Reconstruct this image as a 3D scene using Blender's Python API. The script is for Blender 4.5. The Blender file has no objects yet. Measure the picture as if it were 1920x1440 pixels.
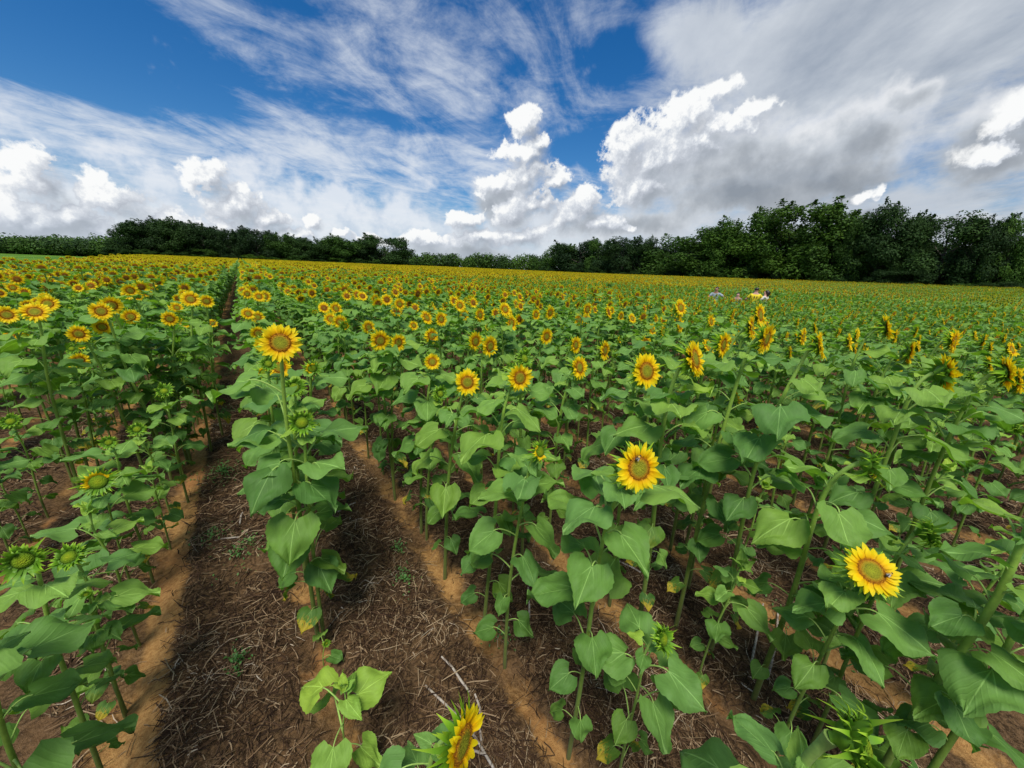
import bpy, math, random
import numpy as np
from mathutils import Vector, Matrix
random.seed(7); RNG = np.random.default_rng(7)
SC = bpy.context.scene; COL = SC.collection; R = math.radians

# ------------------------------------------------------------------ camera
CAM_H = 2.1
YAW, PITCH, ROLL = R(36.3), R(17.67), R(2.5)      # rows run along +Y, the camera looks to their right
fwd = Vector((math.sin(YAW)*math.cos(PITCH), math.cos(YAW)*math.cos(PITCH), -math.sin(PITCH)))
right0 = Vector((math.cos(YAW), -math.sin(YAW), 0)); up0 = right0.cross(fwd)
cr = right0*math.cos(ROLL) + up0*math.sin(ROLL); cu = up0*math.cos(ROLL) - right0*math.sin(ROLL)
cd = bpy.data.cameras.new('camera'); cam = bpy.data.objects.new('camera', cd); COL.objects.link(cam)
cam.matrix_world = Matrix(((cr.x, cu.x, -fwd.x, 0), (cr.y, cu.y, -fwd.y, 0), (cr.z, cu.z, -fwd.z, CAM_H), (0, 0, 0, 1)))
cd.sensor_width = 36; cd.lens = 675/1920*36; cd.clip_start = .02; cd.clip_end = 6000
SC.camera = cam
SC.view_settings.view_transform = 'Standard'; SC.view_settings.look = 'None'
SC.view_settings.gamma = 1; SC.view_settings.exposure = 0.5
SC.cycles.max_bounces = 6; SC.cycles.diffuse_bounces = 3; SC.cycles.glossy_bounces = 2
SC.cycles.transmission_bounces = 3; SC.cycles.transparent_max_bounces = 4
SC.cycles.use_denoising = True; SC.cycles.use_adaptive_sampling = True; SC.cycles.adaptive_threshold = 0.015

# ------------------------------------------------------------------ sun and sky
SUN_EL, SUN_AZ = 64, YAW*57.2958 + 186         # azimuth clockwise from +Y: high behind the camera
sa, se = R(SUN_AZ), R(SUN_EL)
sun_dir = Vector((math.sin(sa)*math.cos(se), math.cos(sa)*math.cos(se), math.sin(se)))
sl = bpy.data.lights.new('sun', 'SUN'); sl.energy = 2.8; sl.angle = R(22); sl.color = (1, .96, .88)
so = bpy.data.objects.new('sun', sl); COL.objects.link(so); so.rotation_euler = sun_dir.to_track_quat('Z', 'Y').to_euler()

W = bpy.data.worlds.new('World'); SC.world = W; W.use_nodes = True
W.cycles.sampling_method = 'MANUAL'; W.cycles.sample_map_resolution = 512

class NT:
    """small helper that writes node graphs"""
    def __init__(s, nt): s.nt = nt
    def n(s, t, **k):
        nd = s.nt.nodes.new(t)
        for a, b in k.items(): setattr(nd, a, b)
        return nd
    def put(s, sock, v):
        if isinstance(v, bpy.types.NodeSocket): s.nt.links.new(v, sock)
        elif v is not None: sock.default_value = v
    def m(s, op, a, b=None, c=None, clamp=False):
        nd = s.n('ShaderNodeMath', operation=op, use_clamp=clamp)
        for i, v in enumerate((a, b, c)): s.put(nd.inputs[i], v)
        return nd.outputs[0]
    def v(s, op, a, b=None, c=None, sc=None):
        nd = s.n('ShaderNodeVectorMath', operation=op)
        for i, x in enumerate((a, b, c)):
            if x is not None: s.put(nd.inputs[i], x)
        if sc is not None: s.put(nd.inputs['Scale'], sc)
        return nd.outputs['Value'] if op in ('DOT_PRODUCT', 'LENGTH', 'DISTANCE') else nd.outputs['Vector']
    def xyz(s, a, b=0, c=0):
        nd = s.n('ShaderNodeCombineXYZ')
        for i, x in enumerate((a, b, c)): s.put(nd.inputs[i], x)
        return nd.outputs[0]
    def sep(s, a):
        nd = s.n('ShaderNodeSeparateXYZ'); s.put(nd.inputs[0], a); return nd.outputs
    def noise(s, vec, scale, detail=2, rough=.5, dist=0, col=False, dim='3D'):
        nd = s.n('ShaderNodeTexNoise', noise_dimensions=dim)
        s.put(nd.inputs['Vector'], vec); s.put(nd.inputs['Scale'], scale); nd.inputs['Detail'].default_value = detail
        nd.inputs['Roughness'].default_value = rough; nd.inputs['Distortion'].default_value = dist
        return nd.outputs['Color'] if col else nd.outputs[0]
    def sm(s, x, a, b, lo=0., hi=1.):
        nd = s.n('ShaderNodeMapRange', interpolation_type='SMOOTHSTEP')
        for i, q in enumerate((x, a, b, lo, hi)): s.put(nd.inputs[i], q)
        return nd.outputs[0]
    def mix(s, f, a, b):
        nd = s.n('ShaderNodeMix', data_type='RGBA')
        s.put(nd.inputs[0], f)
        for i, q in ((6, a), (7, b)):
            if isinstance(q, (tuple, list)): q = (*q[:3], 1)
            s.put(nd.inputs[i], q)
        return nd.outputs[2]
    def ramp(s, x, stops):
        nd = s.n('ShaderNodeValToRGB'); e = nd.color_ramp.elements
        while len(e) < len(stops): e.new(.5)
        for q, (p, c) in zip(e, stops): q.position = p; q.color = (*c, 1)
        s.put(nd.inputs[0], x); return nd.outputs[0]

SHARP = [(0.297, 0.249, 0.094, 0.061),
 (0.398, 0.273, 0.097, 0.057),
 (0.484, 0.297, 0.068, 0.036),
 (-0.886, 0.105, 0.039, 0.048),
 (-0.924, 0.05, 0.036, 0.054),
 (-0.8, 0.087, 0.05, 0.037),
 (-0.865, 0.049, 0.077, 0.038),
 (-0.659, 0.135, 0.04, 0.044),
 (-0.627, 0.096, 0.065, 0.042),
 (-0.575, 0.076, 0.054, 0.03),
 (0.01, 0.222, 0.055, 0.044),
 (-0.054, 0.191, 0.059, 0.036),
 (0.457, 0.308, 0.045, 0.031),
 (0.014, 0.267, 0.054, 0.033),
 (0.026, 0.237, 0.06, 0.03),
 (0.034, 0.16, 0.08, 0.047),
 (-0.481, 0.085, 0.022, 0.025),
 (-0.43, 0.064, 0.029, 0.016),
 (0.005, 0.318, 0.038, 0.039),
 (0.029, 0.289, 0.038, 0.022),
 (-0.018, 0.264, 0.054, 0.023),
 (0.037, 0.192, 0.022, 0.014),
 (-0.136, 0.11, 0.056, 0.027),
 (-0.012, 0.14, 0.067, 0.05),
 (0.16, 0.157, 0.059, 0.049),
 (0.123, 0.126, 0.053, 0.048),
 (-0.092, 0.075, 0.095, 0.028),
 (0.21, 0.116, 0.058, 0.03),
 (0.265, 0.105, 0.025, 0.014),
 (0.018, 0.086, 0.082, 0.038),
 (0.265, 0.265, 0.074, 0.069),
 (0.369, 0.316, 0.065, 0.047),
 (0.501, 0.324, 0.04, 0.027),
 (0.427, 0.358, 0.045, 0.025),
 (0.854, 0.241, 0.034, 0.044),
 (0.842, 0.202, 0.039, 0.026),
 (0.699, 0.149, 0.026, 0.015),
 (0.723, 0.152, 0.011, 0.02),
 (-0.733, 0.007, 0.159, 0.018),
 (-0.901, 0.037, 0.049, 0.04),
 (-0.748, 0.049, 0.068, 0.038),
 (-0.821, 0.029, 0.079, 0.031),
 (-0.539, 0.047, 0.062, 0.025),
 (-0.626, 0.045, 0.092, 0.037),
 (0.083, 0.213, 0.049, 0.029),
 (0.288, 0.191, 0.072, 0.049),
 (0.343, 0.247, 0.08, 0.061),
 (0.418, 0.303, 0.057, 0.041),
 (-0.36, 0.047, 0.073, 0.022),
 (-0.233, 0.061, 0.079, 0.025)]
SOFT = [(0.331, 0.217, 0.127, 0.095),
 (0.455, 0.25, 0.154, 0.086),
 (0.59, 0.228, 0.15, 0.077),
 (0.679, 0.251, 0.083, 0.058),
 (0.512, 0.168, 0.2, 0.056),
 (0.65, 0.187, 0.123, 0.046),
 (0.713, 0.305, 0.042, 0.03),
 (0.837, 0.238, 0.061, 0.057),
 (-0.047, 0.168, 0.093, 0.07),
 (0.839, 0.196, 0.068, 0.038),
 (0.273, 0.117, 0.186, 0.041),
 (0.773, 0.107, 0.137, 0.022),
 (-0.153, 0.04, 0.215, 0.026),
 (-0.905, 0.021, 0.11, 0.025)]
COVER = [(-0.793, 0.298, 0.205, 0.082, -1),
 (-0.862, 0.326, 0.128, 0.048, -1),
 (-0.198, 0.453, 0.225, 0.045, 0.3),
 (0.195, 0.417, 0.104, 0.049, -0.6),
 (0.142, 0.267, 0.088, 0.031, -1),
 (-0.682, 0.205, 0.363, 0.047, 0.5),
 (-0.228, 0.234, 0.301, 0.063, 0.4),
 (-0.128, 0.369, 0.239, 0.053, 0.3),
 (0.626, 0.392, 0.296, 0.092, 1),
 (0.753, 0.184, 0.041, 0.025, -0.5),
 (0.341, 0.452, 0.104, 0.044, 0.7),
 (-0.441, 0.17, 0.131, 0.053, -0.2),
 (-0.285, 0.298, 0.117, 0.019, -0.3),
 (-0.339, 0.337, 0.111, 0.035, 0.1)]
def build_sky():
    nt = W.node_tree; nt.nodes.clear(); g = NT(nt)
    sky = g.n('ShaderNodeTexSky', sky_type='NISHITA', sun_disc=False)
    sky.sun_elevation = se; sky.sun_rotation = sa; sky.altitude = 100; sky.dust_density = .6; sky.ozone_density = 2.5
    D = g.v('NORMALIZE', g.n('ShaderNodeTexCoord').outputs['Generated'])
    a = g.v('DOT_PRODUCT', D, tuple(right0)); b = g.v('DOT_PRODUCT', D, (math.sin(YAW), math.cos(YAW), 0)); z = g.sep(D)[2]
    az = g.m('ARCTAN2', a, b); el = g.m('ARCSINE', z)
    P0 = g.xyz(az, el, 0)
    w1 = g.v('SUBTRACT', g.noise(D, 9, 2, .5, col=True), (.5, .5, .5))
    w2 = g.v('SUBTRACT', g.noise(D, 38, 3, .6, col=True), (.5, .5, .5))
    P = g.v('ADD', P0, g.v('ADD', g.v('SCALE', w1, sc=.055), g.v('SCALE', w2, sc=.030)))
    def field(Pv, blobs):
        r = None
        for (x, y, rx, ry) in blobs:
            d = g.v('LENGTH', g.v('MULTIPLY_ADD', Pv, (1/rx, 1/ry, 0), (-x/rx, -y/ry, 0)))
            r = d if r is None else g.m('SMOOTH_MIN', r, d, .45)
        return g.m('SUBTRACT', 1., r)
    def bil(vec): 
        n1 = g.m('ADD', g.m('MULTIPLY', g.m('ABSOLUTE', g.m('SUBTRACT', g.noise(vec, 15, 2, .5), .5)), .6), g.m('MULTIPLY', g.m('ABSOLUTE', g.m('SUBTRACT', g.noise(vec, 36, 6, .65), .5)), .55))
        return g.m('SUBTRACT', g.m('MULTIPLY', n1, -2.1), -.22)
    # cumulus with crisp tops
    F = g.m('ADD', field(P, SHARP), bil(D))
    L = (-.012, .016, 0)
    D2 = g.v('ADD', D, g.v('ADD', g.v('SCALE', tuple(right0), sc=L[0]), (0, 0, L[1])))
    F2 = g.m('ADD', field(g.v('ADD', P, L), SHARP), bil(D2))
    rel = g.m('SUBTRACT', F, F2)
    cu_a = g.sm(F, .0, g.m('MULTIPLY', g.sm(rel, .12, -.16, .24, 1.0), g.sm(az, .3, .6, 1., 2.)))
    core = g.sm(F, .15, 1.0)
    cb = g.m('ADD', g.m('MULTIPLY_ADD', rel, 1.0, .74), g.m('MULTIPLY', core, -.16))  # lit upper-left sides and shaded undersides put into the cumulus colour
    cb = g.m('MULTIPLY', cb, g.sm(el, .0, .30, .84, 1.0))
    cb = g.m('MAXIMUM', g.m('MINIMUM', cb, 1.0), .0)
    cu_c = g.ramp(cb, [(.30, (.36, .40, .46)), (.55, (.50, .54, .61)), (.78, (.70, .74, .80)), (.95, (.97, .98, .98))])
    # broad soft grey cloud
    n3 = g.noise(D, 13, 5, .55)
    S = g.m('ADD', field(P, SOFT), g.m('MULTIPLY', g.m('SUBTRACT', n3, .5), 1.1))
    so_a = g.m('MULTIPLY', g.sm(S, -.12, .5), .93)
    so_b = g.m('ADD', g.m('MULTIPLY', g.noise(g.v('ADD', D, (.3, .1, .015)), 9, 6, .55), 1.6), g.m('ADD', g.m('MULTIPLY', g.sm(S, .1, .9), -.36), g.m('SUBTRACT', g.sm(el, .15, .33, -.12, .36), g.m('MULTIPLY', g.sm(az, .45, .7), .16))))  # bright tops and grey undersides: cloud shading put into the colour
    so_c = g.ramp(so_b, [(.12, (.28, .31, .35)), (.42, (.41, .445, .49)), (.68, (.60, .64, .69)), (.9, (.82, .84, .87))])
    # high streaked ice cloud on a plane overhead
    inv = g.m('DIVIDE', 1., g.m('ADD', g.m('MAXIMUM', z, 0.), .09))
    q = g.xyz(g.m('MULTIPLY', a, inv), g.m('MULTIPLY', b, inv), 0)
    rot = g.n('ShaderNodeVectorRotate', rotation_type='Z_AXIS'); g.put(rot.inputs['Vector'], q); rot.inputs['Angle'].default_value = R(14)
    qs = g.v('MULTIPLY', rot.outputs[0], (1.7, .85, 1))
    ci = g.m('ADD', g.m('MULTIPLY', g.noise(qs, 1.25, 10, .66, .9), .70), g.m('MULTIPLY', g.noise(q, 4.4, 7, .68, .5), .40))
    cov = None
    for (x, y, rx, ry, wgt) in COVER:
        d = g.v('LENGTH', g.v('MULTIPLY_ADD', P0, (1/rx, 1/ry, 0), (-x/rx, -y/ry, 0)))
        t = g.m('MULTIPLY', g.sm(d, 1.45, .3), wgt*.30)
        cov = t if cov is None else g.m('ADD', cov, t)
    cx = g.m('ADD', g.m('ADD', ci, cov), g.m('ADD', g.sm(el, .30, .0, 0., .10), g.sm(az, .1, .7, 0., .16)))
    ci_a = g.m('MULTIPLY', g.sm(cx, .46, .86), .90)
    ci_c = g.mix(g.sm(az, .0, .7), (.74, .79, .86), g.ramp(g.noise(qs, 2.2, 6, .6), [(.3, (.36, .41, .48)), (.7, (.66, .70, .74))]))
    # sky colour: the Nishita sky, deepened as in the photograph
    k = g.n('ShaderNodeHueSaturation'); k.inputs['Saturation'].default_value = 1.42; k.inputs['Value'].default_value = .76
    k.inputs['Hue'].default_value = .502
    g.put(k.inputs['Color'], sky.outputs[0])
    base = g.v('MULTIPLY', k.outputs[0], (.80, .92, 1.0))
    def lit(c): return g.v('SCALE', c, sc=CLOUD)
    c1 = g.mix(ci_a, base, lit(ci_c)); veil = g.m('MULTIPLY', g.sm(g.m('ADD', n3, g.sm(el, .26, .04, -.2, .30)), .42, .72), .82); c1 = g.mix(veil, c1, lit(g.mix(g.sm(az, -.2, .5), g.mix(g.sm(n3, .42, .62), (.60, .68, .80), (.84, .87, .92)), (.56, .61, .68)))); c2 = g.mix(so_a, c1, lit(so_c)); c3 = g.mix(cu_a, c2, lit(cu_c))
    hz = g.mix(g.sm(el, .085, -.01, 0., .45), c3, lit((.60, .69, .80)))
    bg = g.n('ShaderNodeBackground'); g.put(bg.inputs[0], hz); bg.inputs[1].default_value = .1
    g.put(g.n('ShaderNodeOutputWorld').inputs[0], bg.outputs[0])
CLOUD = 7.0
build_sky()


# ------------------------------------------------------------------ object helpers
def tag(o, label=None, cat=None, group=None, kind=None):
    if label: o['label'] = label
    if cat: o['category'] = cat
    if group: o['group'] = group
    if kind: o['kind'] = kind
    return o
def empty(name, loc, **k):
    o = bpy.data.objects.new(name, None); COL.objects.link(o); o.location = loc; o.empty_display_size = .1
    return tag(o, **k)
def link(name, me, parent=None, mat=None):
    o = bpy.data.objects.new(name, me); COL.objects.link(o)
    if parent: o.parent = parent
    if mat is not None: o.matrix_basis = mat
    return o

class MB:
    """collects geometry: verts, faces, per-vertex attribute (u, v, random) and age, material slots"""
    def __init__(s): s.v = []; s.f = []; s.mi = []; s.a = []; s.g = []; s.nv = 0
    def add(s, V, F, mi=0, a=None, g=None):
        V = np.asarray(V, float); n = len(V)
        s.v.append(V); s.f += [tuple(i + s.nv for i in q) for q in F]; s.mi += ([mi]*len(F) if np.isscalar(mi) else list(mi))
        s.a.append(np.zeros((n, 3)) if a is None else np.broadcast_to(np.asarray(a, float), (n, 3)))
        s.g.append(np.full(n, 1.) if g is None else np.broadcast_to(np.asarray(g, float), (n,)))
        s.nv += n
    def addm(s, o, M=None, rnd=None, g=None, sc=1.):
        """append another MB transformed by a 4x4 matrix"""
        V = np.concatenate(o.v); A = np.concatenate(o.a).copy(); G = np.concatenate(o.g)
        if M is not None:
            M = np.array(M); V = V @ M[:3, :3].T + M[:3, 3]
        if rnd is not None: A[:, 2] = rnd
        if g is not None: G = G*0 + g if np.isscalar(g) else g
        s.add(V, o.f, o.mi, A, G)
    def mesh(s, name, mats, smooth=True):
        me = bpy.data.meshes.new(name)
        V = np.concatenate(s.v).astype(np.float32)
        lens = np.fromiter((len(q) for q in s.f), np.int32, len(s.f))
        me.vertices.add(len(V)); me.vertices.foreach_set('co', V.ravel())
        me.loops.add(int(lens.sum())); me.loops.foreach_set('vertex_index', np.fromiter((i for q in s.f for i in q), np.int32, int(lens.sum())))
        me.polygons.add(len(lens)); me.polygons.foreach_set('loop_start', np.concatenate(([0], np.cumsum(lens)[:-1])).astype(np.int32))
        me.polygons.foreach_set('loop_total', lens)
        me.polygons.foreach_set('material_index', np.array(s.mi, np.int32))
        me.polygons.foreach_set('use_smooth', np.full(len(lens), smooth))
        at = me.attributes.new('lf', 'FLOAT_VECTOR', 'POINT'); at.data.foreach_set('vector', np.concatenate(s.a).astype(np.float32).ravel())
        at = me.attributes.new('ag', 'FLOAT', 'POINT'); at.data.foreach_set('value', np.concatenate(s.g).astype(np.float32))
        for m in mats: me.materials.append(m)
        me.update(calc_edges=True); return me
def grid_faces(nr, nc, off=0, close=False):
    F = []
    for i in range(nr-1):
        for j in range(nc if close else nc-1):
            j2 = (j+1) % nc
            F.append((off+i*nc+j, off+i*nc+j2, off+(i+1)*nc+j2, off+(i+1)*nc+j))
    return F
def tube(mb, pts, rad, seg=6, mi=0, rnd=0., g=1., cap=True):
    pts = np.asarray(pts, float); n = len(pts); T = np.gradient(pts, axis=0); T /= np.linalg.norm(T, axis=1)[:, None]
    ref = np.array([.3, .9, .1]) if abs(T[0][1]) < .8 else np.array([1., 0, .1])
    V = []; A = []
    for i in range(n):
        x = np.cross(T[i], ref); x /= np.linalg.norm(x); y = np.cross(T[i], x)
        for k in range(seg):
            t = 2*math.pi*k/seg; V.append(pts[i] + rad[i]*(x*math.cos(t) + y*math.sin(t))); A.append((i/(n-1), k/seg, rnd))
    F = grid_faces(n, seg, 0, True)
    if cap: F.append(tuple(range(n*seg-1, (n-1)*seg-1, -1)))
    gg = np.repeat(np.asarray(g, float), seg) if not np.isscalar(g) else g
    mb.add(V, F, mi, A, gg)
def bez(p0, p1, p2, p3, n):
    t = np.linspace(0, 1, n)[:, None]; p0, p1, p2, p3 = map(np.array, (p0, p1, p2, p3))
    return p0*(1-t)**3 + 3*p1*t*(1-t)**2 + 3*p2*t*t*(1-t) + p3*t**3

# ------------------------------------------------------------------ materials
MATS = {}
def mat(name, fn, **k):
    m = bpy.data.materials.new(name); m.use_nodes = True; nt = m.node_tree; nt.nodes.clear(); g = NT(nt)
    out = g.n('ShaderNodeOutputMaterial'); p = g.n('ShaderNodeBsdfPrincipled')
    for a, b in k.items(): p.inputs[a.replace('_', ' ')].default_value = b
    r = fn(g, p); nt.links.new((r or p).outputs[0], out.inputs[0]); MATS[name] = m; return m
def attr(g, n): return g.n('ShaderNodeAttribute', attribute_name=n)
def bump(g, p, h, strength=.5, dist=.01):
    b = g.n('ShaderNodeBump'); b.inputs['Strength'].default_value = strength; b.inputs['Distance'].default_value = dist
    g.put(b.inputs['Height'], h); g.put(p.inputs['Normal'], b.outputs[0])

def leaf_mat(name, detail):
    def fn(g, p):
        at = attr(g, 'lf'); u, v, r = g.sep(at.outputs['Vector']); oi = g.n('ShaderNodeObjectInfo')
        oc = g.n('ShaderNodeSeparateColor'); g.put(oc.inputs[0], oi.outputs['Color'])
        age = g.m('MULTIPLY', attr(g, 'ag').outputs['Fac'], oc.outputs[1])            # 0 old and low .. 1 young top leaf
        rnd = g.m('FRACT', g.m('ADD', r, g.m('ADD', oi.outputs['Random'], oc.outputs[0])))
        pos = g.n('ShaderNodeTexCoord').outputs['Object']
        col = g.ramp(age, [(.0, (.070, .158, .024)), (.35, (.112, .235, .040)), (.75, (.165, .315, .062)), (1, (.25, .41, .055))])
        var = g.ramp(rnd, [(0, (.72, .80, .95)), (.5, (1, 1, 1)), (1, (1.32, 1.14, .85))])
        col = g.v('MULTIPLY', col, var)
        nz = g.noise(at.outputs['Vector'], 5, 3, .6)
        col = g.v('SCALE', col, sc=g.m('MULTIPLY_ADD', nz, .5, .76))
        if detail:
            av = g.m('ABSOLUTE', v)
            s = g.m('SUBTRACT', u, g.m('MULTIPLY', g.m('POWER', av, .85), .95))
            tri = g.m('ABSOLUTE', g.m('SUBTRACT', g.m('FRACT', g.m('ADD', g.m('MULTIPLY', s, 5.2), .35)), .5))
            side = g.m('MULTIPLY', g.sm(tri, .05, .015), g.m('MULTIPLY', g.sm(av, .55, .1), .55))
            mid = g.sm(av, .028, .010)
            pal = g.m('MULTIPLY', g.sm(g.m('ABSOLUTE', g.m('SUBTRACT', av, g.m('MULTIPLY', u, .85))), .024, .008), g.sm(u, .46, .14, 0., .8)); vein = g.m('MAXIMUM', g.m('MULTIPLY', side, .42), g.m('MAXIMUM', pal, g.m('MULTIPLY', mid, .9)))
            col = g.mix(vein, col, g.v('ADD', g.v('SCALE', col, sc=1.35), (.09, .11, .05)))
            # tired low leaves: yellow and brown blotches towards the rim
            old = g.m('MULTIPLY', g.sm(age, .12, .04), g.sm(g.m('ADD', g.m('MULTIPLY', u, .5), g.m('MULTIPLY', nz, .9)), .62, .78))
            col = g.mix(old, col, g.mix(g.sm(nz, .55, .7), (.42, .33, .03), (.12, .06, .02)))
            h = g.m('ADD', g.m('MULTIPLY', g.sm(tri, 0., .22), .6), g.m('MULTIPLY', g.noise(at.outputs['Vector'], 38, 2, .6), .35))
            bump(g, p, h, .32, .003)
        g.put(p.inputs['Base Color'], col); p.inputs['Roughness'].default_value = .60; p.inputs['Specular IOR Level'].default_value = .22
        p.inputs['Sheen Weight'].default_value = .03; p.inputs['Sheen Roughness'].default_value = .4
        tr = g.n('ShaderNodeBsdfTranslucent'); g.put(tr.inputs[0], g.v('MULTIPLY', col, (1.5, 1.9, .45)))
        mx = g.n('ShaderNodeMixShader'); mx.inputs[0].default_value = .26
        g.put(mx.inputs[1], p.outputs[0]); g.put(mx.inputs[2], tr.outputs[0]); return mx
    return mat(name, fn)
M_LEAF = leaf_mat('leaf_blade', True); M_LEAF2 = leaf_mat('leaf_blade_far', False)
def stem_fn(g, p):
    at = attr(g, 'lf'); t = attr(g, 'ag').outputs['Fac']
    n = g.noise(g.n('ShaderNodeTexCoord').outputs['Object'], 60, 3, .6)
    c = g.ramp(t, [(0, (.10, .11, .025)), (.2, (.14, .22, .03)), (.7, (.23, .38, .05)), (1, (.30, .46, .10))])
    g.put(p.inputs['Base Color'], g.v('SCALE', c, sc=g.m('MULTIPLY_ADD', n, .7, .65)))
    bump(g, p, n, .5, .002)
M_STEM = mat('stem_skin', stem_fn, Roughness=.65, Sheen_Weight=.06, Specular_IOR_Level=.2)
def petal_fn(g, p):
    at = attr(g, 'lf'); u, v, r = g.sep(at.outputs['Vector'])
    c = g.ramp(u, [(0, (.72, .33, .006)), (.2, (.95, .60, .004)), (.5, (1.0, .77, .008)), (1, (1.0, .84, .02))])
    line = g.m('MULTIPLY', g.sm(g.m('ABSOLUTE', g.m('SUBTRACT', g.m('FRACT', g.m('MULTIPLY', v, 2.5)), .5)), .12, .0), .14)
    c = g.mix(line, c, (.80, .42, .004))
    g.put(p.inputs['Base Color'], g.v('SCALE', c, sc=g.m('MULTIPLY_ADD', r, .16, .86)))
    tr = g.n('ShaderNodeBsdfTranslucent'); g.put(tr.inputs[0], c)
    mx = g.n('ShaderNodeMixShader'); mx.inputs[0].default_value = .42
    g.put(mx.inputs[1], p.outputs[0]); g.put(mx.inputs[2], tr.outputs[0]); return mx
M_PETAL = mat('ray_petal', petal_fn, Roughness=.6, Specular_IOR_Level=.2)
def disc_fn(young):
    def fn(g, p):
        at = attr(g, 'lf'); u, v, r = g.sep(at.outputs['Vector'])
        pos = g.n('ShaderNodeTexCoord').outputs['Object']
        vo = g.n('ShaderNodeTexVoronoi'); vo.inputs['Scale'].default_value = 330; g.put(vo.inputs['Vector'], pos)
        un = g.m('ADD', u, g.m('MULTIPLY', g.m('SUBTRACT', g.noise(pos, 130, 2), .5), .16))
        if young: st = [(0, (.34, .36, .02)), (.5, (.27, .26, .015)), (.68, (.42, .27, .014)), (.80, (.46, .20, .010)), (.92, (.34, .12, .008)), (1, (.70, .34, .01))]
        else: st = [(0, (.28, .20, .015)), (.4, (.24, .12, .012)), (.62, (.22, .075, .008)), (.85, (.36, .13, .008)), (1, (.6, .26, .01))]
        c = g.ramp(un, st)
        c = g.v('SCALE', c, sc=g.m('SUBTRACT', 1.15, g.m('MULTIPLY', vo.outputs['Distance'], .6)))
        g.put(p.inputs['Base Color'], c)
        bump(g, p, g.m('MULTIPLY', vo.outputs['Distance'], -1.), .8, .003)
    return fn
M_DISC = mat('disc_florets_young', disc_fn(True), Roughness=.75, Specular_IOR_Level=.15)
M_DISC2 = mat('disc_florets_ripe', disc_fn(False), Roughness=.8, Specular_IOR_Level=.15)
def bract_fn(g, p):
    at = attr(g, 'lf'); u, v, r = g.sep(at.outputs['Vector'])
    c = g.ramp(u, [(0, (.07, .17, .012)), (.5, (.15, .33, .015)), (1, (.38, .56, .03))])
    g.put(p.inputs['Base Color'], g.v('SCALE', c, sc=g.m('MULTIPLY_ADD', r, .4, .8)))
    tr = g.n('ShaderNodeBsdfTranslucent'); g.put(tr.inputs[0], g.v('SCALE', c, sc=1.4))
    mx = g.n('ShaderNodeMixShader'); mx.inputs[0].default_value = .25
    g.put(mx.inputs[1], p.outputs[0]); g.put(mx.inputs[2], tr.outputs[0]); return mx
M_BRACT = mat('green_bract', bract_fn, Roughness=.5, Specular_IOR_Level=.3)
def flat_fn(c, c2, sc=40):
    def fn(g, p):
        n = g.noise(g.n('ShaderNodeTexCoord').outputs['Object'], sc, 3, .6)
        g.put(p.inputs['Base Color'], g.mix(g.sm(n, .3, .7), c, c2))
    return fn
ROW0, ROWD = .05, .82
def soil_fn(g, p):
    pos = g.n('ShaderNodeTexCoord').outputs['Object']; x, y, z = g.sep(pos)
    n1 = g.noise(pos, .9, 3, .6); n2 = g.noise(pos, 5, 5, .65); n3 = g.noise(pos, 45, 4, .7); n4 = g.noise(pos, 210, 2, .7)
    k = g.m('FRACT', g.m('ADD', g.m('DIVIDE', g.m('SUBTRACT', x, ROW0), ROWD), .5))
    d = g.m('MULTIPLY', g.m('ABSOLUTE', g.m('SUBTRACT', k, .5)), ROWD)
    d = g.m('ADD', d, g.m('ADD', g.m('MULTIPLY', g.m('SUBTRACT', n2, .5), .34), g.m('MULTIPLY', g.m('SUBTRACT', n1, .5), .42)))
    tan = g.m('MULTIPLY', g.sm(d, .10, .02), g.sm(g.noise(pos, 2.1, 3, .6), .42, .58, .15, 1.))
    d2 = g.m('ABSOLUTE', g.m('ADD', x, g.m('ADD', .69, g.m('MULTIPLY', g.m('SUBTRACT', n2, .5), .14))))
    tan = g.m('MAXIMUM', tan, g.m('MULTIPLY', g.sm(d2, .10, .05), g.sm(y, 12, 5)))
    clay = g.mix(g.sm(n3, .3, .7), (.29, .145, .046), (.47, .265, .092))
    clay = g.mix(g.m('MULTIPLY', g.sm(n1, .45, .6), .5), clay, (.26, .10, .035))
    mul = g.mix(g.sm(n3, .35, .68), (.034, .020, .009), (.16, .095, .046))
    mul = g.mix(g.m('MULTIPLY', g.sm(n2, .45, .7), .6), mul, (.18, .10, .045))
    mul = g.mix(g.sm(n4, .58, .75), mul, (.26, .17, .11))
    g.put(p.inputs['Base Color'], g.mix(g.m('MULTIPLY', tan, .95), mul, clay))
    bump(g, p, g.m('ADD', g.m('MULTIPLY', n3, .7), g.m('MULTIPLY', n4, .3)), .9, .02)
M_SOIL = mat('tilled_soil', soil_fn, Roughness=.95, Specular_IOR_Level=.1)
def grass_fn(g, p):
    pos = g.n('ShaderNodeTexCoord').outputs['Object']
    n = g.noise(g.v('MULTIPLY', pos, (1, .6, 1)), .12, 5, .6); n2 = g.noise(pos, 2.5, 3)
    g.put(p.inputs['Base Color'], g.v('SCALE', g.mix(g.sm(n, .35, .65), (.06, .15, .012), (.11, .21, .016)), sc=g.m('MULTIPLY_ADD', n2, .6, .7)))
M_GRASS = mat('meadow_grass', grass_fn, Roughness=.9, Specular_IOR_Level=.1)
def straw_fn(g, p):
    r = g.sep(attr(g, 'lf').outputs['Vector'])[2]
    g.put(p.inputs['Base Color'], g.ramp(r, [(0, (.020, .010, .005)), (.4, (.070, .038, .020)), (.65, (.20, .125, .065)), (.9, (.36, .265, .16)), (1, (.52, .45, .36))]))
M_STRAW = mat('dry_straw', straw_fn, Roughness=.8, Specular_IOR_Level=.15)
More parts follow.
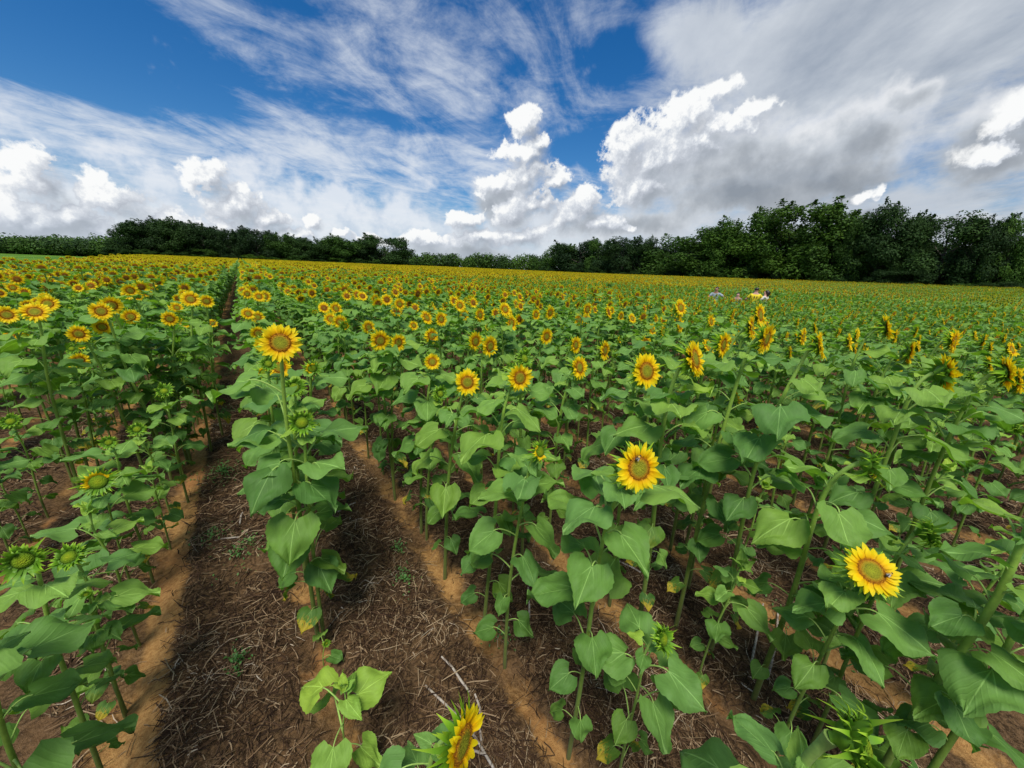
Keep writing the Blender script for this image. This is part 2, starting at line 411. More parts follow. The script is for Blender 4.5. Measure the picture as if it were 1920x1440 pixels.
M_STALK = mat('weathered_stalk', flat_fn((.16, .12, .09), (.46, .40, .33), 55), Roughness=.85)
M_WEED = mat('weed_leaf', flat_fn((.035, .11, .015), (.07, .19, .025), 30), Roughness=.6)

# ------------------------------------------------------------------ terrain
def sst(a, b, x): t = np.clip((x-a)/(b-a), 0, 1); return t*t*(3-2*t)
def ground_z(x, y):
    x = np.asarray(x, float); y = np.asarray(y, float)
    z = sst(25, 100, x)*np.clip(1.0-.009*y, .3, 1.)*1.0
    z = z - sst(190, 300, y)*2.0
    return z
_G = RNG.random((64, 64))
def vnoise(x, y):
    xi = np.floor(x).astype(int); yi = np.floor(y).astype(int); fx = x-xi; fy = y-yi; fx = fx*fx*(3-2*fx); fy = fy*fy*(3-2*fy)
    g = lambda a, b: _G[a % 64, b % 64]
    return (g(xi, yi)*(1-fx)+g(xi+1, yi)*fx)*(1-fy)+(g(xi, yi+1)*(1-fx)+g(xi+1, yi+1)*fx)*fy - .5
def near_z(x, y):
    """small clods and the shallow trough each row stands in"""
    x = np.asarray(x, float); y = np.asarray(y, float)
    k = np.abs(((x-ROW0)/ROWD+.5) % 1 - .5)*ROWD
    fade = 1 - sst(10, 16, np.hypot(x, y))
    z = -.035*np.exp(-(k/.10)**2) + .020*vnoise(x*6+3, y*6) + .014*vnoise(x*17, y*17+9) + .007*vnoise(x*47, y*41)
    return z*fade
def gz(x, y): return float(ground_z(x, y)+near_z(x, y))

def axis(lo, hi, n0, c0, c1, nf):
    return np.unique(np.concatenate([np.linspace(lo, c0, n0), np.linspace(c0, c1, nf), np.linspace(c1, hi, n0)]).round(4))
def sheet(name, X, Y, zf, m, z0=0):
    gx, gy = np.meshgrid(X, Y); z = zf(gx, gy)+z0
    mb = MB(); V = np.stack([gx, gy, z], -1).reshape(-1, 3); mb.add(V, grid_faces(len(Y), len(X))); return link(name, mb.mesh(name, [m]))
def far(a, b, n, p=2.): t = np.linspace(0, 1, n)**p; return a+(b-a)*t
X = np.unique(np.concatenate([-far(6, 3000, 45, 3), np.linspace(-6, 9, 520), far(9, 3000, 70, 3)]))
Y = np.unique(np.concatenate([-far(2, 3000, 20, 3), np.linspace(-2, 9, 400), far(9, 3000, 70, 3)]))
ground = sheet('ground', X, Y, lambda a, b: ground_z(a, b)+near_z(a, b), M_SOIL)
tag(ground, kind='structure')


# ------------------------------------------------------------------ sunflower pieces
def blade(L, Wd, nr=13, nc=9, droop=.35, fold=.16, lobe=.17, wav=.012, serr=.022, seed=0):
    """one heart-shaped blade from its junction at the origin along +X"""
    rs = np.random.default_rng(seed); s = np.linspace(0, 1, nr); t = np.linspace(-1, 1, nc)
    S, T = np.meshgrid(s, t, indexing='ij')
    w = np.interp(S, [0, .07, .18, .32, .46, .6, .75, .9, 1], [.28, .44, .53, .53, .45, .33, .185, .062, .0])*Wd*2*L/1.0
    aT = np.abs(T); ser = serr*L*np.where((np.arange(nr) % 2 == 0)[:, None], 1, -1)*(aT > .99)*(S < .97)*(S > .03)
    x = L*S - lobe*1.2*L*aT**1.3*(1-S)**1.4 + .10*L*np.sin(S*3.14)*aT**2; y = (w + ser)*T*.5*1.0
    bend = np.sin(S*2.2)*.0
    z = fold*np.abs(y)*(1-.3*S) - droop*L*(S**2)*.55 - droop*.8*np.abs(y)*aT*.5
    ph = rs.random(4)*6.28
    z = z + wav*np.sin(S*7+ph[0])*T + wav*.8*np.sin(S*11*1+T*2+ph[1])*aT + .5*wav*np.sin(T*9+ph[2])
    y = y + .06*L*math.sin(ph[3])*S**2
    V = np.stack([x, y, z], -1).reshape(-1, 3)
    A = np.stack([S, T*w/L*1.0, S*0], -1).reshape(-1, 3)
    return V, grid_faces(nr, nc), A
def rz3(a): c, s = math.cos(a), math.sin(a); return np.array([[c, -s, 0], [s, c, 0], [0, 0, 1]])
def rot_y(a): c, s = math.cos(a), math.sin(a); return np.array([[c, 0, s], [0, 1, 0], [-s, 0, c]])
def leaf_mb(L, Wd, pet, rise, pitch, roll=0., det=2, **k):
    """petiole from the stem at the origin, then the blade; +X is outward"""
    mb = MB()
    nr, nc = ((21, 9), (8, 5), (4, 3))[2-det]
    V, F, A = blade(L, Wd, nr, nc, serr=.022 if det == 2 else 0, **k)
    cr_, sr_ = math.cos(roll), math.sin(roll); V = V @ np.array([[1, 0, 0], [0, cr_, -sr_], [0, sr_, cr_]]).T
    V = V @ rot_y(pitch).T
    J = np.array([pet*math.cos(rise), 0, pet*math.sin(rise)])
    mb.add(V + J, F, 0, A)
    if det > 0:
        d = np.array([math.cos(-pitch), 0, math.sin(-pitch)])
        P = bez((0, 0, 0), J*.45+np.array((0, 0, pet*.22)), J*.85+np.array((0, 0, pet*.20)), J+d*L*.03, 7 if det == 2 else 4)
        tube(mb, P, np.linspace(.0050, .0030, len(P))*(L/.2)**.5, 5 if det == 2 else 3, 1, .5, 1., False)
    return mb
LEAF_SHAPES = [  # L, W, petiole, rise, pitch(down +), droop
    (.20, 1.0, .15, .85, -.12, .26), (.20, 1.06, .15, .70, .10, .30), (.20, 1.04, .16, .60, .36, .32), (.20, .93, .14, .80, .00, .38),
    (.20, .96, .13, .45, .72, .30), (.20, .66, .07, .95, -.22, .25), (.20, .60, .05, 1.0, -.05, .34), (.20, 1.06, .17, .55, .22, .28),
    (.21, .90, .16, .70, .20, .50), (.20, 1.0, .12, .65, .05, .20), (.19, 1.1, .16, .50, .50, .42)]
LEAF_MB = {d: [leaf_mb(L, w, p, ri, pi, roll=.25*math.sin(i*2.3), det=d, droop=dr, seed=i, wav=.019) for i, (L, w, p, ri, pi, dr) in enumerate(LEAF_SHAPES)] for d in (2, 1, 0)}
LEAF_ME = [m.mesh('leaf', [M_LEAF, M_STEM]) for m in LEAF_MB[2]]

def petal(L, Wd, lift, curl, nr=6, nc=3, tw=0., br=False):
    s = np.linspace(0, 1, nr); t = np.linspace(-1, 1, nc); S, T = np.meshgrid(s, t, indexing='ij')
    w = np.interp(S, [0, .25, .5, .75, .9, 1], [.45, .85, 1, .72, .36, .03] if not br else [.75, 1.05, .78, .36, .17, .02])*Wd*(.5 if not br else .62)
    z = lift*L*S + curl*L*S*S + .10*np.abs(T)*w*2 + tw*T*w
    return np.stack([L*S, w*T, z], -1).reshape(-1, 3), grid_faces(nr, nc), np.stack([S, T, S*0], -1).reshape(-1, 3)
def ring(mb, n, r0, L, Wd, lift, curl, z0, rs, jl=.12, ja=.06, nr=6, nc=3, mi=0, arc=None, jlift=.12, br=None):
    if br is None: br = Wd < .015 and nr <= 5
    for i in range(n):
        a = 2*math.pi*(i+.5*rs.random())/n + rs.normal()*ja
        if arc is not None and not (abs((a-arc[0]+math.pi) % (2*math.pi)-math.pi) < arc[1]): continue
        V, F, A = petal(L*(1+rs.normal()*jl), Wd*(1+rs.normal()*.1), lift+rs.normal()*jlift, curl+rs.normal()*jlift, nr, nc, rs.normal()*.25, br)
        V = V + (r0, 0, z0); c, s = math.cos(a), math.sin(a)
        V = V @ np.array([[c, -s, 0], [s, c, 0], [0, 0, 1]]).T; A = A.copy(); A[:, 2] = rs.random()
        mb.add(V, F, mi, A)
def dome(mb, r, h, z0, nr=9, nc=28, mi=0, rough=.0, rs=None, dip=0.):
    V = []; A = []
    for i in range(nr):
        u = i/(nr-1)
        for j in range(nc):
            t = 2*math.pi*j/nc; rr = r*u; z = z0 + h*math.sqrt(max(0, 1-u*u*.96)) - dip*math.exp(-(u/.35)**2)
            if rough and rs is not None and u > .1: z += rs.normal()*rough
            V.append((rr*math.cos(t), rr*math.sin(t), z)); A.append((u, j/nc, .5))
    mb.add(V, grid_faces(nr, nc, 0, True), mi, A)
def back_cup(mb, r, d, seg=14, mi=0):
    V = []; A = []; prof = [(r*1.0, .000), (r*.95, -.35*d), (r*.7, -.7*d), (r*.32, -1.*d), (.009, -1.25*d)]
    for i, (q, z) in enumerate(prof):
        for j in range(seg):
            t = 2*math.pi*j/seg; V.append((q*math.cos(t), q*math.sin(t), z)); A.append((.25, 0, .4))
    mb.add(V, grid_faces(len(prof), seg, 0, True), mi, A)
def head_parts(kind, seed, lod=2):
    """returns MB for (green cup and bracts, petals, disc); flower is .16 m across, faces +Z, cup joins the stem at z = -.03"""
    rs = np.random.default_rng(seed); g, p, d = MB(), MB(), MB(); q = (6, 3) if lod == 2 else ((3, 3) if lod == 1 else (2, 2))
    nb = 1 if lod == 2 else .6
    if kind in ('open', 'ripe'):
        back_cup(g, .040, .024, 14 if lod == 2 else 7)
        if lod: 
            ring(g, int(17*nb), .034, .052, .014, -.12, -.35, -.006, rs, nr=5 if lod == 2 else 3, jlift=.28)
            ring(g, int(17*nb), .031, .056, .0125, .10, -.5, -.012, rs, nr=5 if lod == 2 else 3, jlift=.3)
        r = .041
        if lod == 2:
            ring(p, 24, r-.003, .041, .0185, .10, -.05, .004, rs, nr=6, nc=5, jlift=.12); ring(p, 22, r-.004, .042, .019, .28, -.20, .006, rs, nr=6, nc=5, jlift=.14)
            ring(p, 12, r-.004, .035, .016, .46, -.28, .008, rs, nr=6, nc=5, jlift=.2)
        elif lod == 1: ring(p, 20, r-.004, .041, .019, .2, -.08, .004, rs, nr=3, nc=3, jlift=.15); ring(p, 9, r-.004, .036, .016, .42, -.2, .006, rs, nr=3, nc=2, jlift=.15)
        dome(d, r, .010, .004, 11 if lod == 2 else 4, 36 if lod == 2 else 10, rough=.0006 if lod == 2 else 0, rs=rs, dip=.002)
        if lod == 2:
            for i in range(230):   # open florets standing up round the disc's rim
                u = .70+.29*math.sqrt(rs.random()); a = rs.random()*6.283; x, y = r*u*math.cos(a), r*u*math.sin(a); z = .004+.010*math.sqrt(1-u*u*.96); h = .003+.0035*rs.random(); b = .0009
                d.add([(x-b, y-b, z), (x+b, y-b, z), (x, y+b, z), (x+rs.normal()*.001, y+rs.normal()*.001, z+h)], [(0, 1, 3), (1, 2, 3), (2, 0, 3)], 0, [(.86+.14*rs.random(), 0, .5)]*4)
    else:
        rr = .030 if kind == 'bud' else .034
        back_cup(g, rr, .026, 14 if lod == 2 else 7)
        m = (5, 3) if lod == 2 else (3, 2)
        if kind == 'bud':
            ring(g, int(20*nb), rr-.003, .029, .0105, .9, -1.3, -.008, rs, nr=m[0], nc=m[1], jlift=.45, jl=.22)
            ring(g, int(24*nb), rr-.001, .031, .0105, 1.3, -.7, -.001, rs, nr=m[0], nc=m[1], jlift=.4, jl=.22)
            ring(g, int(22*nb), rr-.003, .030, .0098, 2.1, -1.6, .004, rs, nr=m[0], nc=m[1], jlift=.4, jl=.2)
            dome(d, rr*.90, .015, .006, 7 if lod == 2 else 3, 20 if lod == 2 else 7)
            if lod == 2:
                ring(g, 17, rr*.86, .020, .0085, 1.1, -1.4, .010, rs, nr=5, nc=3, jlift=.4, jl=.25)
                for q in range(12):    # innermost bracts still folded over the centre
                    a = rs.random()*6.28; V, F, A = petal(.017, .008, .5, -1.5, 4, 3); V = V @ rz3(a+3.14+rs.normal()*.3).T + (rr*.72*math.cos(a), rr*.72*math.sin(a), .014); g.add(V, F, 0, A)
        else:
            ring(g, int(22*nb), rr-.002, .042, .0095, .6, -.9, -.006, rs, nr=m[0], nc=m[1], jlift=.45, jl=.2)
            ring(g, int(22*nb), rr-.002, .040, .0095, 1.1, -.9, .000, rs, nr=m[0], nc=m[1], jlift=.4, jl=.2)
            dome(d, rr*.98, .010, .006, 7 if lod == 2 else 3, 22 if lod == 2 else 7)
            ring(p, int(24*nb), rr-.005, .027, .012, 1.3, -1.2, .006, rs, nr=m[0], nc=m[1], arc=(rs.random()*6.28, 1.1+rs.random()*.9), jlift=.3)
    return g, p, d
def bud_fn(g, p):
    vo = g.n('ShaderNodeTexVoronoi'); vo.inputs['Scale'].default_value = 260; g.put(vo.inputs['Vector'], g.n('ShaderNodeTexCoord').outputs['Object'])
    bump(g, p, g.m('MULTIPLY', vo.outputs['Distance'], -1.), 1., .004); g.put(p.inputs['Base Color'], g.ramp(g.sep(attr(g, 'lf').outputs['Vector'])[0], [(0, (.28, .34, .015)), (.6, (.17, .27, .012)), (1, (.07, .14, .01))]))
M_BUDDISC = mat('bud_centre', bud_fn, Roughness=.8, Specular_IOR_Level=.1)
HEADS = {}
for kd, nvar in (('open', 5), ('half', 3), ('bud', 4)):
    HEADS[kd] = []
    for i in range(nvar):
        g_, p_, d_ = head_parts(kd, 100+i*7+len(kd))
        HEADS[kd].append((g_.mesh('flower_head' if kd != 'bud' else 'bud', [M_BRACT]), p_.mesh('petals', [M_PETAL]) if p_.v else None,
                          d_.mesh('disc', [M_BUDDISC if kd != 'open' else M_DISC]), d_.mesh('disc', [M_BUDDISC if kd != 'open' else M_DISC2])))

FACE = YAW + R(135)              # every head looks the same way: behind the camera and to its right
def face_dir(el, jit): a = FACE+jit; return np.array([math.sin(a)*math.cos(el), math.cos(a)*math.cos(el), math.sin(el)])
def basis_z(n, spin=0.):
    z = np.array(n)/np.linalg.norm(n); x = np.cross((0, 0, 1.), z); x /= np.linalg.norm(x)+1e-9; y = np.cross(z, x)
    c, s = math.cos(spin), math.sin(spin); return np.stack([x*c+y*s, y*c-x*s, z], 1)
def m4(Rm, t, s=1.):
    M = np.eye(4); M[:3, :3] = Rm*s; M[:3, 3] = t; return M

def plan(P, kind, hs, rs, young=False, nleaf=None, el=None, jit=None, foliage=1., tmax=.81, lsc=1.):
    """P: head centre relative to the base. Returns stem path, radii, leaf list and head matrix"""
    if el is None: el = {'open': R(12), 'ripe': R(4), 'half': R(14), 'bud': R(30)}.get(kind, R(70)) + rs.normal()*R(9)
    if jit is None: jit = rs.normal()*R(9)
    n = face_dir(el, jit); P = np.array(P, float); h = P[2]
    back = P - n*.030*hs
    if kind == 'bud' or kind == 'none': c2 = back - (n*.3+np.array((0, 0, .8)))*.16*min(h, 1)
    else: c2 = back - n*.09*hs + np.array((0, 0, -.04)) - (0, 0, .02)
    c1 = np.array((P[0]*.15-n[0]*.02, P[1]*.15-n[1]*.02, h*.62))
    S = bez((0, 0, -.04), c1, c2, back, 18)
    d = rs.normal(size=2)*.010*h; w = np.sin(np.linspace(0, 1, 18)*math.pi*2+rs.random()*6)*np.linspace(0, 1, 18)*(1-np.linspace(0, 1, 18))*3
    S[:, 0] += w*d[0]; S[:, 1] += w*d[1]
    rb = (.0085+.0035*rs.random())*min(1.15, max(.35, h/1.4)); rad = np.interp(np.linspace(0, 1, 18), [0, .1, .8, .93, 1], [rb*1.15, rb, rb*.72, rb*.62, rb*.95])
    L = []; nl = nleaf or int(round((20+3*rs.random())*max(.45, min(1.1, h/1.4))*foliage)); ph = rs.random()*6.28
    for i in range(nl):
        f = (i+.4)/nl; t = .09+tmax*f**.95
        p = np.array([np.interp(t, np.linspace(0, 1, 18), S[:, c]) for c in range(3)])
        ph += 2.4 + rs.normal()*.22
        if f < .2: sz, sh = .62+.9*f, (4, 2, 10)
        elif f < .55: sz, sh = .80+.5*f, (2, 1, 7, 3, 8, 10)
        elif f < .8: sz, sh = 1.22-.65*(f-.4), (0, 1, 3, 7, 8, 9)
        else: sz, sh = .66-1.9*(f-.8), (5, 6, 0)
        sz *= lsc*(.57+.40*rs.random())*min(1.1, max(.55, (h/1.45)**.5))
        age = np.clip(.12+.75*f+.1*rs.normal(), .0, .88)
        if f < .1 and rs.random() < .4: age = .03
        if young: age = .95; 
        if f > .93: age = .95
        L.append((p, ph, sz, sh[rs.integers(len(sh))], age, rs.normal()*.16))
    return S, rad, L, m4(basis_z(n, rs.random()*6.28), P, hs)

HEAD_PTS = []
def blocks(c, r, own):
    """would a leaf here hang in front of one of the listed heads (they stand clear of leaves in the field)"""
    c0 = np.array((0, 0, CAM_H)); dl = c-c0; n = np.linalg.norm(dl)
    for h in HEAD_PTS:
        d = h-c0; D = np.linalg.norm(d); u = d/D; t = dl @ u
        if .1 < t < D-.01 and np.linalg.norm(dl-u*t) < r*.62+.045*t/D: return True
    return False
def sunflower(bx, by, P, kind, size, label, group, rs, detail=2, ripe=False, **kw):
    z0 = gz(bx, by); root = empty('sunflower', (bx, by, z0), label=label, cat='sunflower', group=group)
    if bx > 1.6 and detail == 2 and kind == 'open' and by < 1.9 and P[2] > 1.4: size *= 1.15
    if bx < -.4 and by > 3.9 and kind == 'open': size *= .88
    if detail == 2 and bx > 1.2: kw['lsc'] = kw.get('lsc', 1.)*.88
    hs = {'open': size/.162, 'half': size/.125, 'bud': size/.112, 'tiny': .35, 'young': .3}.get(kind, .3)
    k2 = kind if kind in ('open', 'half', 'bud') else ('bud' if kind == 'tiny' else 'none')
    S, rad, L, HM = plan((P[0]-bx, P[1]-by, P[2]-z0), k2, hs, rs, **kw)
    wp = np.array((bx, by, z0)); L = [l for l in L if not blocks(wp+l[0]+np.array((math.cos(l[1]), math.sin(l[1]), .12))*.20*l[2], .085+.06*l[2], (px_ := P))]
    mb = MB()
    if kind == 'cut': S = S[:14]; rad = rad[:14]; L = L[:3]
    tube(mb, S, rad, 9 if detail == 2 else 6, 0, rs.random(), np.linspace(0, 1, len(S)), cap=True)
    st = link('stem', mb.mesh('stem', [M_STEM]), root)
    if detail == 2:
        for (p, ph, sz, sh, age, tilt) in L:
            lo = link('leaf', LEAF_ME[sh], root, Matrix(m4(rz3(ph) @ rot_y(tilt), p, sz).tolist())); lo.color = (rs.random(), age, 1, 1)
    else:
        mb = MB()
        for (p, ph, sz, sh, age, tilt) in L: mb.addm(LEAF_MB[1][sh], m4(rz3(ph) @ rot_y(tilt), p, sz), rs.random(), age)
        link('leaves', mb.mesh('leaves', [M_LEAF, M_STEM]), root)
    if k2 != 'none':
        gm, pm, dm, dr = HEADS[k2][rs.integers(len(HEADS[k2]))]
        hd = link('bud' if k2 == 'bud' else 'flower_head', gm, root, Matrix(HM.tolist()))
        if pm: link('petals', pm, hd)
        link('disc', dr if ripe else dm, hd)
    elif kind in ('young', 'none'):
        for j in range(4):
            lo = link('leaf', LEAF_ME[5+j % 2], root, Matrix(m4(rz3(j*1.6+S[-1][0]*40) @ rot_y(-.9+.2*(j % 2)), S[-1]-(0, 0, .006*j), .28 if kind == 'young' else .36).tolist())); lo.color = (.5, 1, 1, 1)
    return root

HEROES = [
('open', 0.9, 0.66, 0.94, 0.58, 1.51, 0.158),
 ('half', 0.88, 1.15, 0.96, 1.08, 1.33, 0.095),
 ('open', 0.88, 1.38, 1.08, 1.41, 1.57, 0.143),
 ('open', 0.86, 1.88, 0.99, 1.8, 1.45, 0.159),
 ('bud', 0.08, 1.88, 0.13, 1.88, 1.35, 0.119),
 ('bud', 0.05, 2.38, 0.15, 2.34, 1.39, 0.118),
 ('open', 0.05, 1.89, 0.09, 1.85, 1.75, 0.169),
 ('bud', 0.05, 2.86, 0.05, 2.82, 1.43, 0.107),
 ('half', 0.17, 2.74, 0.29, 2.7, 1.4, 0.102),
 ('tiny', 0.05, 1.71, 0.08, 1.71, 0.12, 0.073),
 ('young', 0.06, 1.17, 0.09, 1.17, 0.48, 0.0),
 ('bud', 1.0, 0.46, 1.0, 0.42, 0.9, 0.093),
 ('open', 1.68, 0.1, 1.56, 0.06, 1.19, 0.16),
 ('bud', 1.83, 0.02, 1.95, -0.02, 1.22, 0.12),
 ('half', 1.87, 0.27, 1.88, 0.18, 1.43, 0.129),
 ('open', 1.94, 0.53, 2.06, 0.49, 1.83, 0.12),
 ('open', 1.9, 0.73, 2.02, 0.69, 1.83, 0.13),
 ('open', 1.69, 0.86, 1.63, 0.82, 1.74, 0.16),
 ('open', 1.69, 1.08, 1.61, 1.04, 1.63, 0.164),
 ('open', 1.69, 1.72, 1.8, 1.68, 1.47, 0.148),
 ('open', 0.9, 2.41, 1.02, 2.37, 1.44, 0.123),
 ('open', 0.87, 2.98, 0.82, 2.94, 1.51, 0.172),
 ('open', 0.87, 2.99, 0.97, 2.95, 1.48, 0.147),
 ('open', 0.87, 3.9, 0.97, 3.86, 1.47, 0.153),
 ('open', 1.69, 4.51, 1.68, 4.47, 1.36, 0.136),
 ('open', 1.69, 3.49, 1.59, 3.45, 1.58, 0.153),
 ('open', 2.74, 0.19, 2.86, 0.15, 1.68, 0.17),
 ('open', 3.06, 0.01, 2.94, -0.03, 1.72, 0.15),
 ('half', -0.87, 2.84, -0.8, 2.66, 0.91, 0.139),
 ('bud', -0.8, 2.94, -0.79, 2.94, 1.02, 0.079),
 ('bud', -0.77, 1.68, -0.7, 1.64, 1.15, 0.106),
 ('bud', -0.77, 2.0, -0.73, 1.96, 0.92, 0.103),
 ('tiny', -0.77, 1.98, -0.72, 1.94, 0.74, 0.056),
 ('open', 0.14, 0.54, 0.26, 0.5, 1.02, 0.159),
 ('bud', 0.79, 0.01, 0.67, -0.03, 1.42, 0.104),
 ('open', -1.02, 4.4, -1.14, 4.36, 1.46, 0.163),
 ('open', -1.41, 4.79, -1.29, 4.75, 1.17, 0.152),
 ('open', -1.38, 4.18, -1.26, 4.14, 1.66, 0.177),
 ('open', -1.52, 4.93, -1.4, 4.89, 1.65, 0.165),
 ('open', -0.85, 4.35, -0.97, 4.31, 1.64, 0.172),
 ('open', -0.84, 4.61, -0.96, 4.57, 1.66, 0.184),
 ('open', -0.93, 4.61, -1.05, 4.57, 1.48, 0.156),
 ('open', -0.77, 4.77, -0.89, 4.73, 1.54, 0.161),
 ('open', -0.92, 5.85, -1.04, 5.81, 1.7, 0.166),
 ('open', -1.59, 4.78, -1.59, 4.74, 1.58, 0.163),
 ('open', -0.74, 4.7, -0.62, 4.66, 1.52, 0.161),
 ('open', -0.58, 4.9, -0.46, 4.86, 1.68, 0.192),
 ('open', -0.49, 5.33, -0.37, 5.29, 1.62, 0.166),
 ('open', -0.56, 6.53, -0.44, 6.49, 1.21, 0.141),
 ('half', -0.77, 5.93, -0.65, 5.89, 1.31, 0.156),
 ('open', 0.05, 6.0, 0.13, 5.96, 1.61, 0.156),
 ('open', 0.05, 6.86, 0.01, 6.82, 1.58, 0.152),
 ('bud', -0.77, 4.41, -0.77, 4.37, 0.86, 0.098),
 ('bud', -0.77, 3.65, -0.81, 3.61, 0.84, 0.104),
 ('bud', -0.77, 4.86, -0.68, 4.82, 1.17, 0.117),
 ('bud', 0.91, 2.32, 1.03, 2.28, 1.22, 0.116),
 ('open', 3.57, 0.42, 3.69, 0.38, 1.66, 0.156),
 ('open', 3.45, 0.56, 3.57, 0.52, 1.82, 0.167),
 ('open', 2.51, 1.14, 2.53, 1.1, 1.68, 0.156),
 ('open', 2.58, 1.06, 2.7, 1.02, 1.79, 0.16),
 ('open', 3.33, 1.26, 3.33, 1.22, 1.83, 0.172),
 ('open', 3.33, 1.98, 3.41, 1.94, 1.81, 0.166),
 ('half', 3.17, 1.9, 3.05, 1.86, 1.61, 0.127),
 ('half', 2.24, 0.84, 2.12, 0.8, 1.47, 0.124),
 ('open', 4.14, 0.81, 4.02, 0.77, 1.64, 0.133),
 ('open', 4.15, 1.21, 4.08, 1.17, 1.45, 0.131),
 ('bud', 1.44, 1.73, 1.32, 1.69, 1.58, 0.117),
 ('open', 2.43, 3.38, 2.31, 3.34, 1.67, 0.166),
 ('open', 2.22, 4.05, 2.1, 4.01, 1.65, 0.156),
 ('open', 3.17, 2.85, 3.05, 2.81, 1.71, 0.154),
 ('open', 4.29, 0.29, 4.41, 0.25, 1.71, 0.166),
 ('bud', 1.72, -0.26, 1.84, -0.3, 1.3, 0.109),
 ('bud', 1.69, -0.18, 1.71, -0.22, 1.59, 0.106),
 ('bud', -0.77, 1.38, -0.72, 1.34, 1.18, 0.107),
 ('cut', 2.36, 0.11, 2.54, 0.19, 1.05, 0.0),
 ('open', 0.87, 5.03, 0.81, 4.99, 1.41, 0.173),]
HERO_LABEL = {0: 'open sunflower with a bumblebee at the top of its greenish disc', 1: 'slender sunflower with a small half-opened head left of the bee-visited open head',
2: 'tall open sunflower with a green bud crowding just behind its head', 3: 'open sunflower with a bee-free green disc facing the camera in the second row',
4: 'big round green bud directly beneath the tallest open head', 5: 'green bud on a stem close behind the big round bud', 6: 'tallest open sunflower with broad golden head beside the bare furrow',
7: 'closed bud just below and behind the tallest open head', 8: 'half-opened sunflower with one yellow tuft right of the tallest head', 9: 'stunted sunflower at the foot of the leafy budded plant',
10: 'young bright green sunflower seedling without a bud in the straw', 11: 'short sunflower with a spiky bud, low beside the nearest tall stem',
12: 'open sunflower looking upward with a small bee at its disc rim', 13: 'leaning sunflower with a spiky bud just above the upward-looking open head',
14: 'tall sunflower with a spiky half-opened head and one yellow tuft', 26: 'open sunflower on a leaning stem, its head seen side-on with green back, third row',
28: 'short sunflower left of the furrow with one orange tuft in a green bud', 30: 'large flat green bud nearest the camera left of the furrow', 31: 'spiky green bud right beside the large flat green bud',
32: 'small yellowish bud beneath the spiky buds left of the furrow', 33: 'open sunflower seen side-on at the bottom edge with curling green bracts', 34: 'huge spiky green bud closest to the camera with bright green leaves',
71: 'budded sunflower whose big leaves cross the right edge of the frame', 72: 'thick-stemmed sunflower leaning out of the bottom right corner', 73: 'big-leaved sunflower leaning out past the bottom left corner',
74: 'broken-off sunflower stem with a bare cut top'}
rs0 = np.random.default_rng(21)
placed = []
def visible(x, y, z, mpx=60):
    d = Vector((x, y, z-CAM_H)); zz = d.dot(fwd)
    if zz < .25: return None
    px, py = 960+675*d.dot(cr)/zz, 720-675*d.dot(cu)/zz
    return (zz, px, py) if -mpx < px < 1920+mpx and -mpx < py < 1440+mpx else None
XTRA = {10: dict(lsc=1.7), 5: dict(jit=R(15), lsc=1.1), 0: dict(el=R(22), jit=R(30)), 2: dict(el=R(12), jit=R(14)), 3: dict(el=R(14), jit=R(20)), 12: dict(el=R(46), jit=R(62)), 33: dict(el=R(8), jit=R(-22), lsc=.72), 34: dict(el=R(28), lsc=.62), 72: dict(lsc=.85), 6: dict(jit=R(8), el=R(20)), 14: dict(el=R(5)), 4: dict(el=R(20), jit=R(15), lsc=1.15, tmax=.84), 73: dict(lsc=1.0), 30: dict(lsc=.8), 31: dict(lsc=.8), 5: dict(jit=R(15))}
for h in HEROES:
    placed.append((h[1], h[2]))
    if h[0] in ('open', 'half', 'bud') and h[4] > 0 or h[0] == 'young': HEAD_PTS.append(np.array(h[3:6]))
GROUP = 'sunflowers in the front of the field'

# every other plant of the field: rows run along +Y, plants every .2 to .45 m
rf = np.random.default_rng(5)
plants = []
RMIN, RMAX = -28, 117
def row_name(k):
    a = k if k > 0 else -k; o = ['zeroth', 'first', 'second', 'third', 'fourth', 'fifth', 'sixth', 'seventh', 'eighth', 'ninth', 'tenth', 'eleventh', 'twelfth', 'thirteenth', 'fourteenth', 'fifteenth'][min(a, 15)]
    return o
def y_range(k):
    x = ROW0+ROWD*k
    return (-3. if x > -8.4 else 28+(-8-x)/.13, 196.)
for k in range(RMIN, RMAX+1):
    x0 = ROW0+ROWD*k; y0, y1 = y_range(k); y = y0+rf.random()*.3
    while y < y1:
        y += .17+.20*rf.random() if y > 6 else .21+.22*rf.random()
        x = x0+rf.normal()*.03+(.09 if y > 6 and k == 0 else -.09 if y > 6 and k == -1 else 0)
        r1, r2, r3, r4 = rf.random(4)
        d = math.hypot(x, y)
        if y > 60 and d > 60: continue
        dz = x*fwd.x+y*fwd.y
        if dz < -.2 or d > 26: continue
        plants.append((x, y, k, r1, r2, r3, r4))
sel = []
for (x, y, k, r1, r2, r3, r4) in plants:
    if any((x-a)**2+(y-b)**2 < .24**2 for a, b in placed): continue
    v = visible(x, y, 1.2, 130)
    if not v and not visible(x, y, .5, 130): continue
    dep = x*fwd.x+y*fwd.y
    if dep < 1.05 or (k == 0 and dep < 1.75): continue
    left = x < -.4
    yn = vnoise(np.array(x*.5+7), np.array(y*.35))
    h = 1.47+.13*(r1-.5)*2+.16*float(yn)
    if dep < 4.2: h -= .30*(1-(dep-1)/3.2) if not left else .0
    if left and dep < 6: h -= .42*(1-max(0, dep-3)/3) if dep > 3 else .42
    h -= .20*float(sst(5, 11, x))*float(1-sst(14, 30, y))
    po = .96 if dep > 6 else (.85 if x > 1.5 and dep > 2.6 else (.62 if dep > 4.5 else .25))
    kd = 'open' if r2 < po else ('half' if r3 < .3 else 'bud')
    if kd != 'open': h -= .12
    if dep < 2.1: kd = 'none'; h -= .15
    sel.append((dep, x, y, k, h, kd, r3, r4))
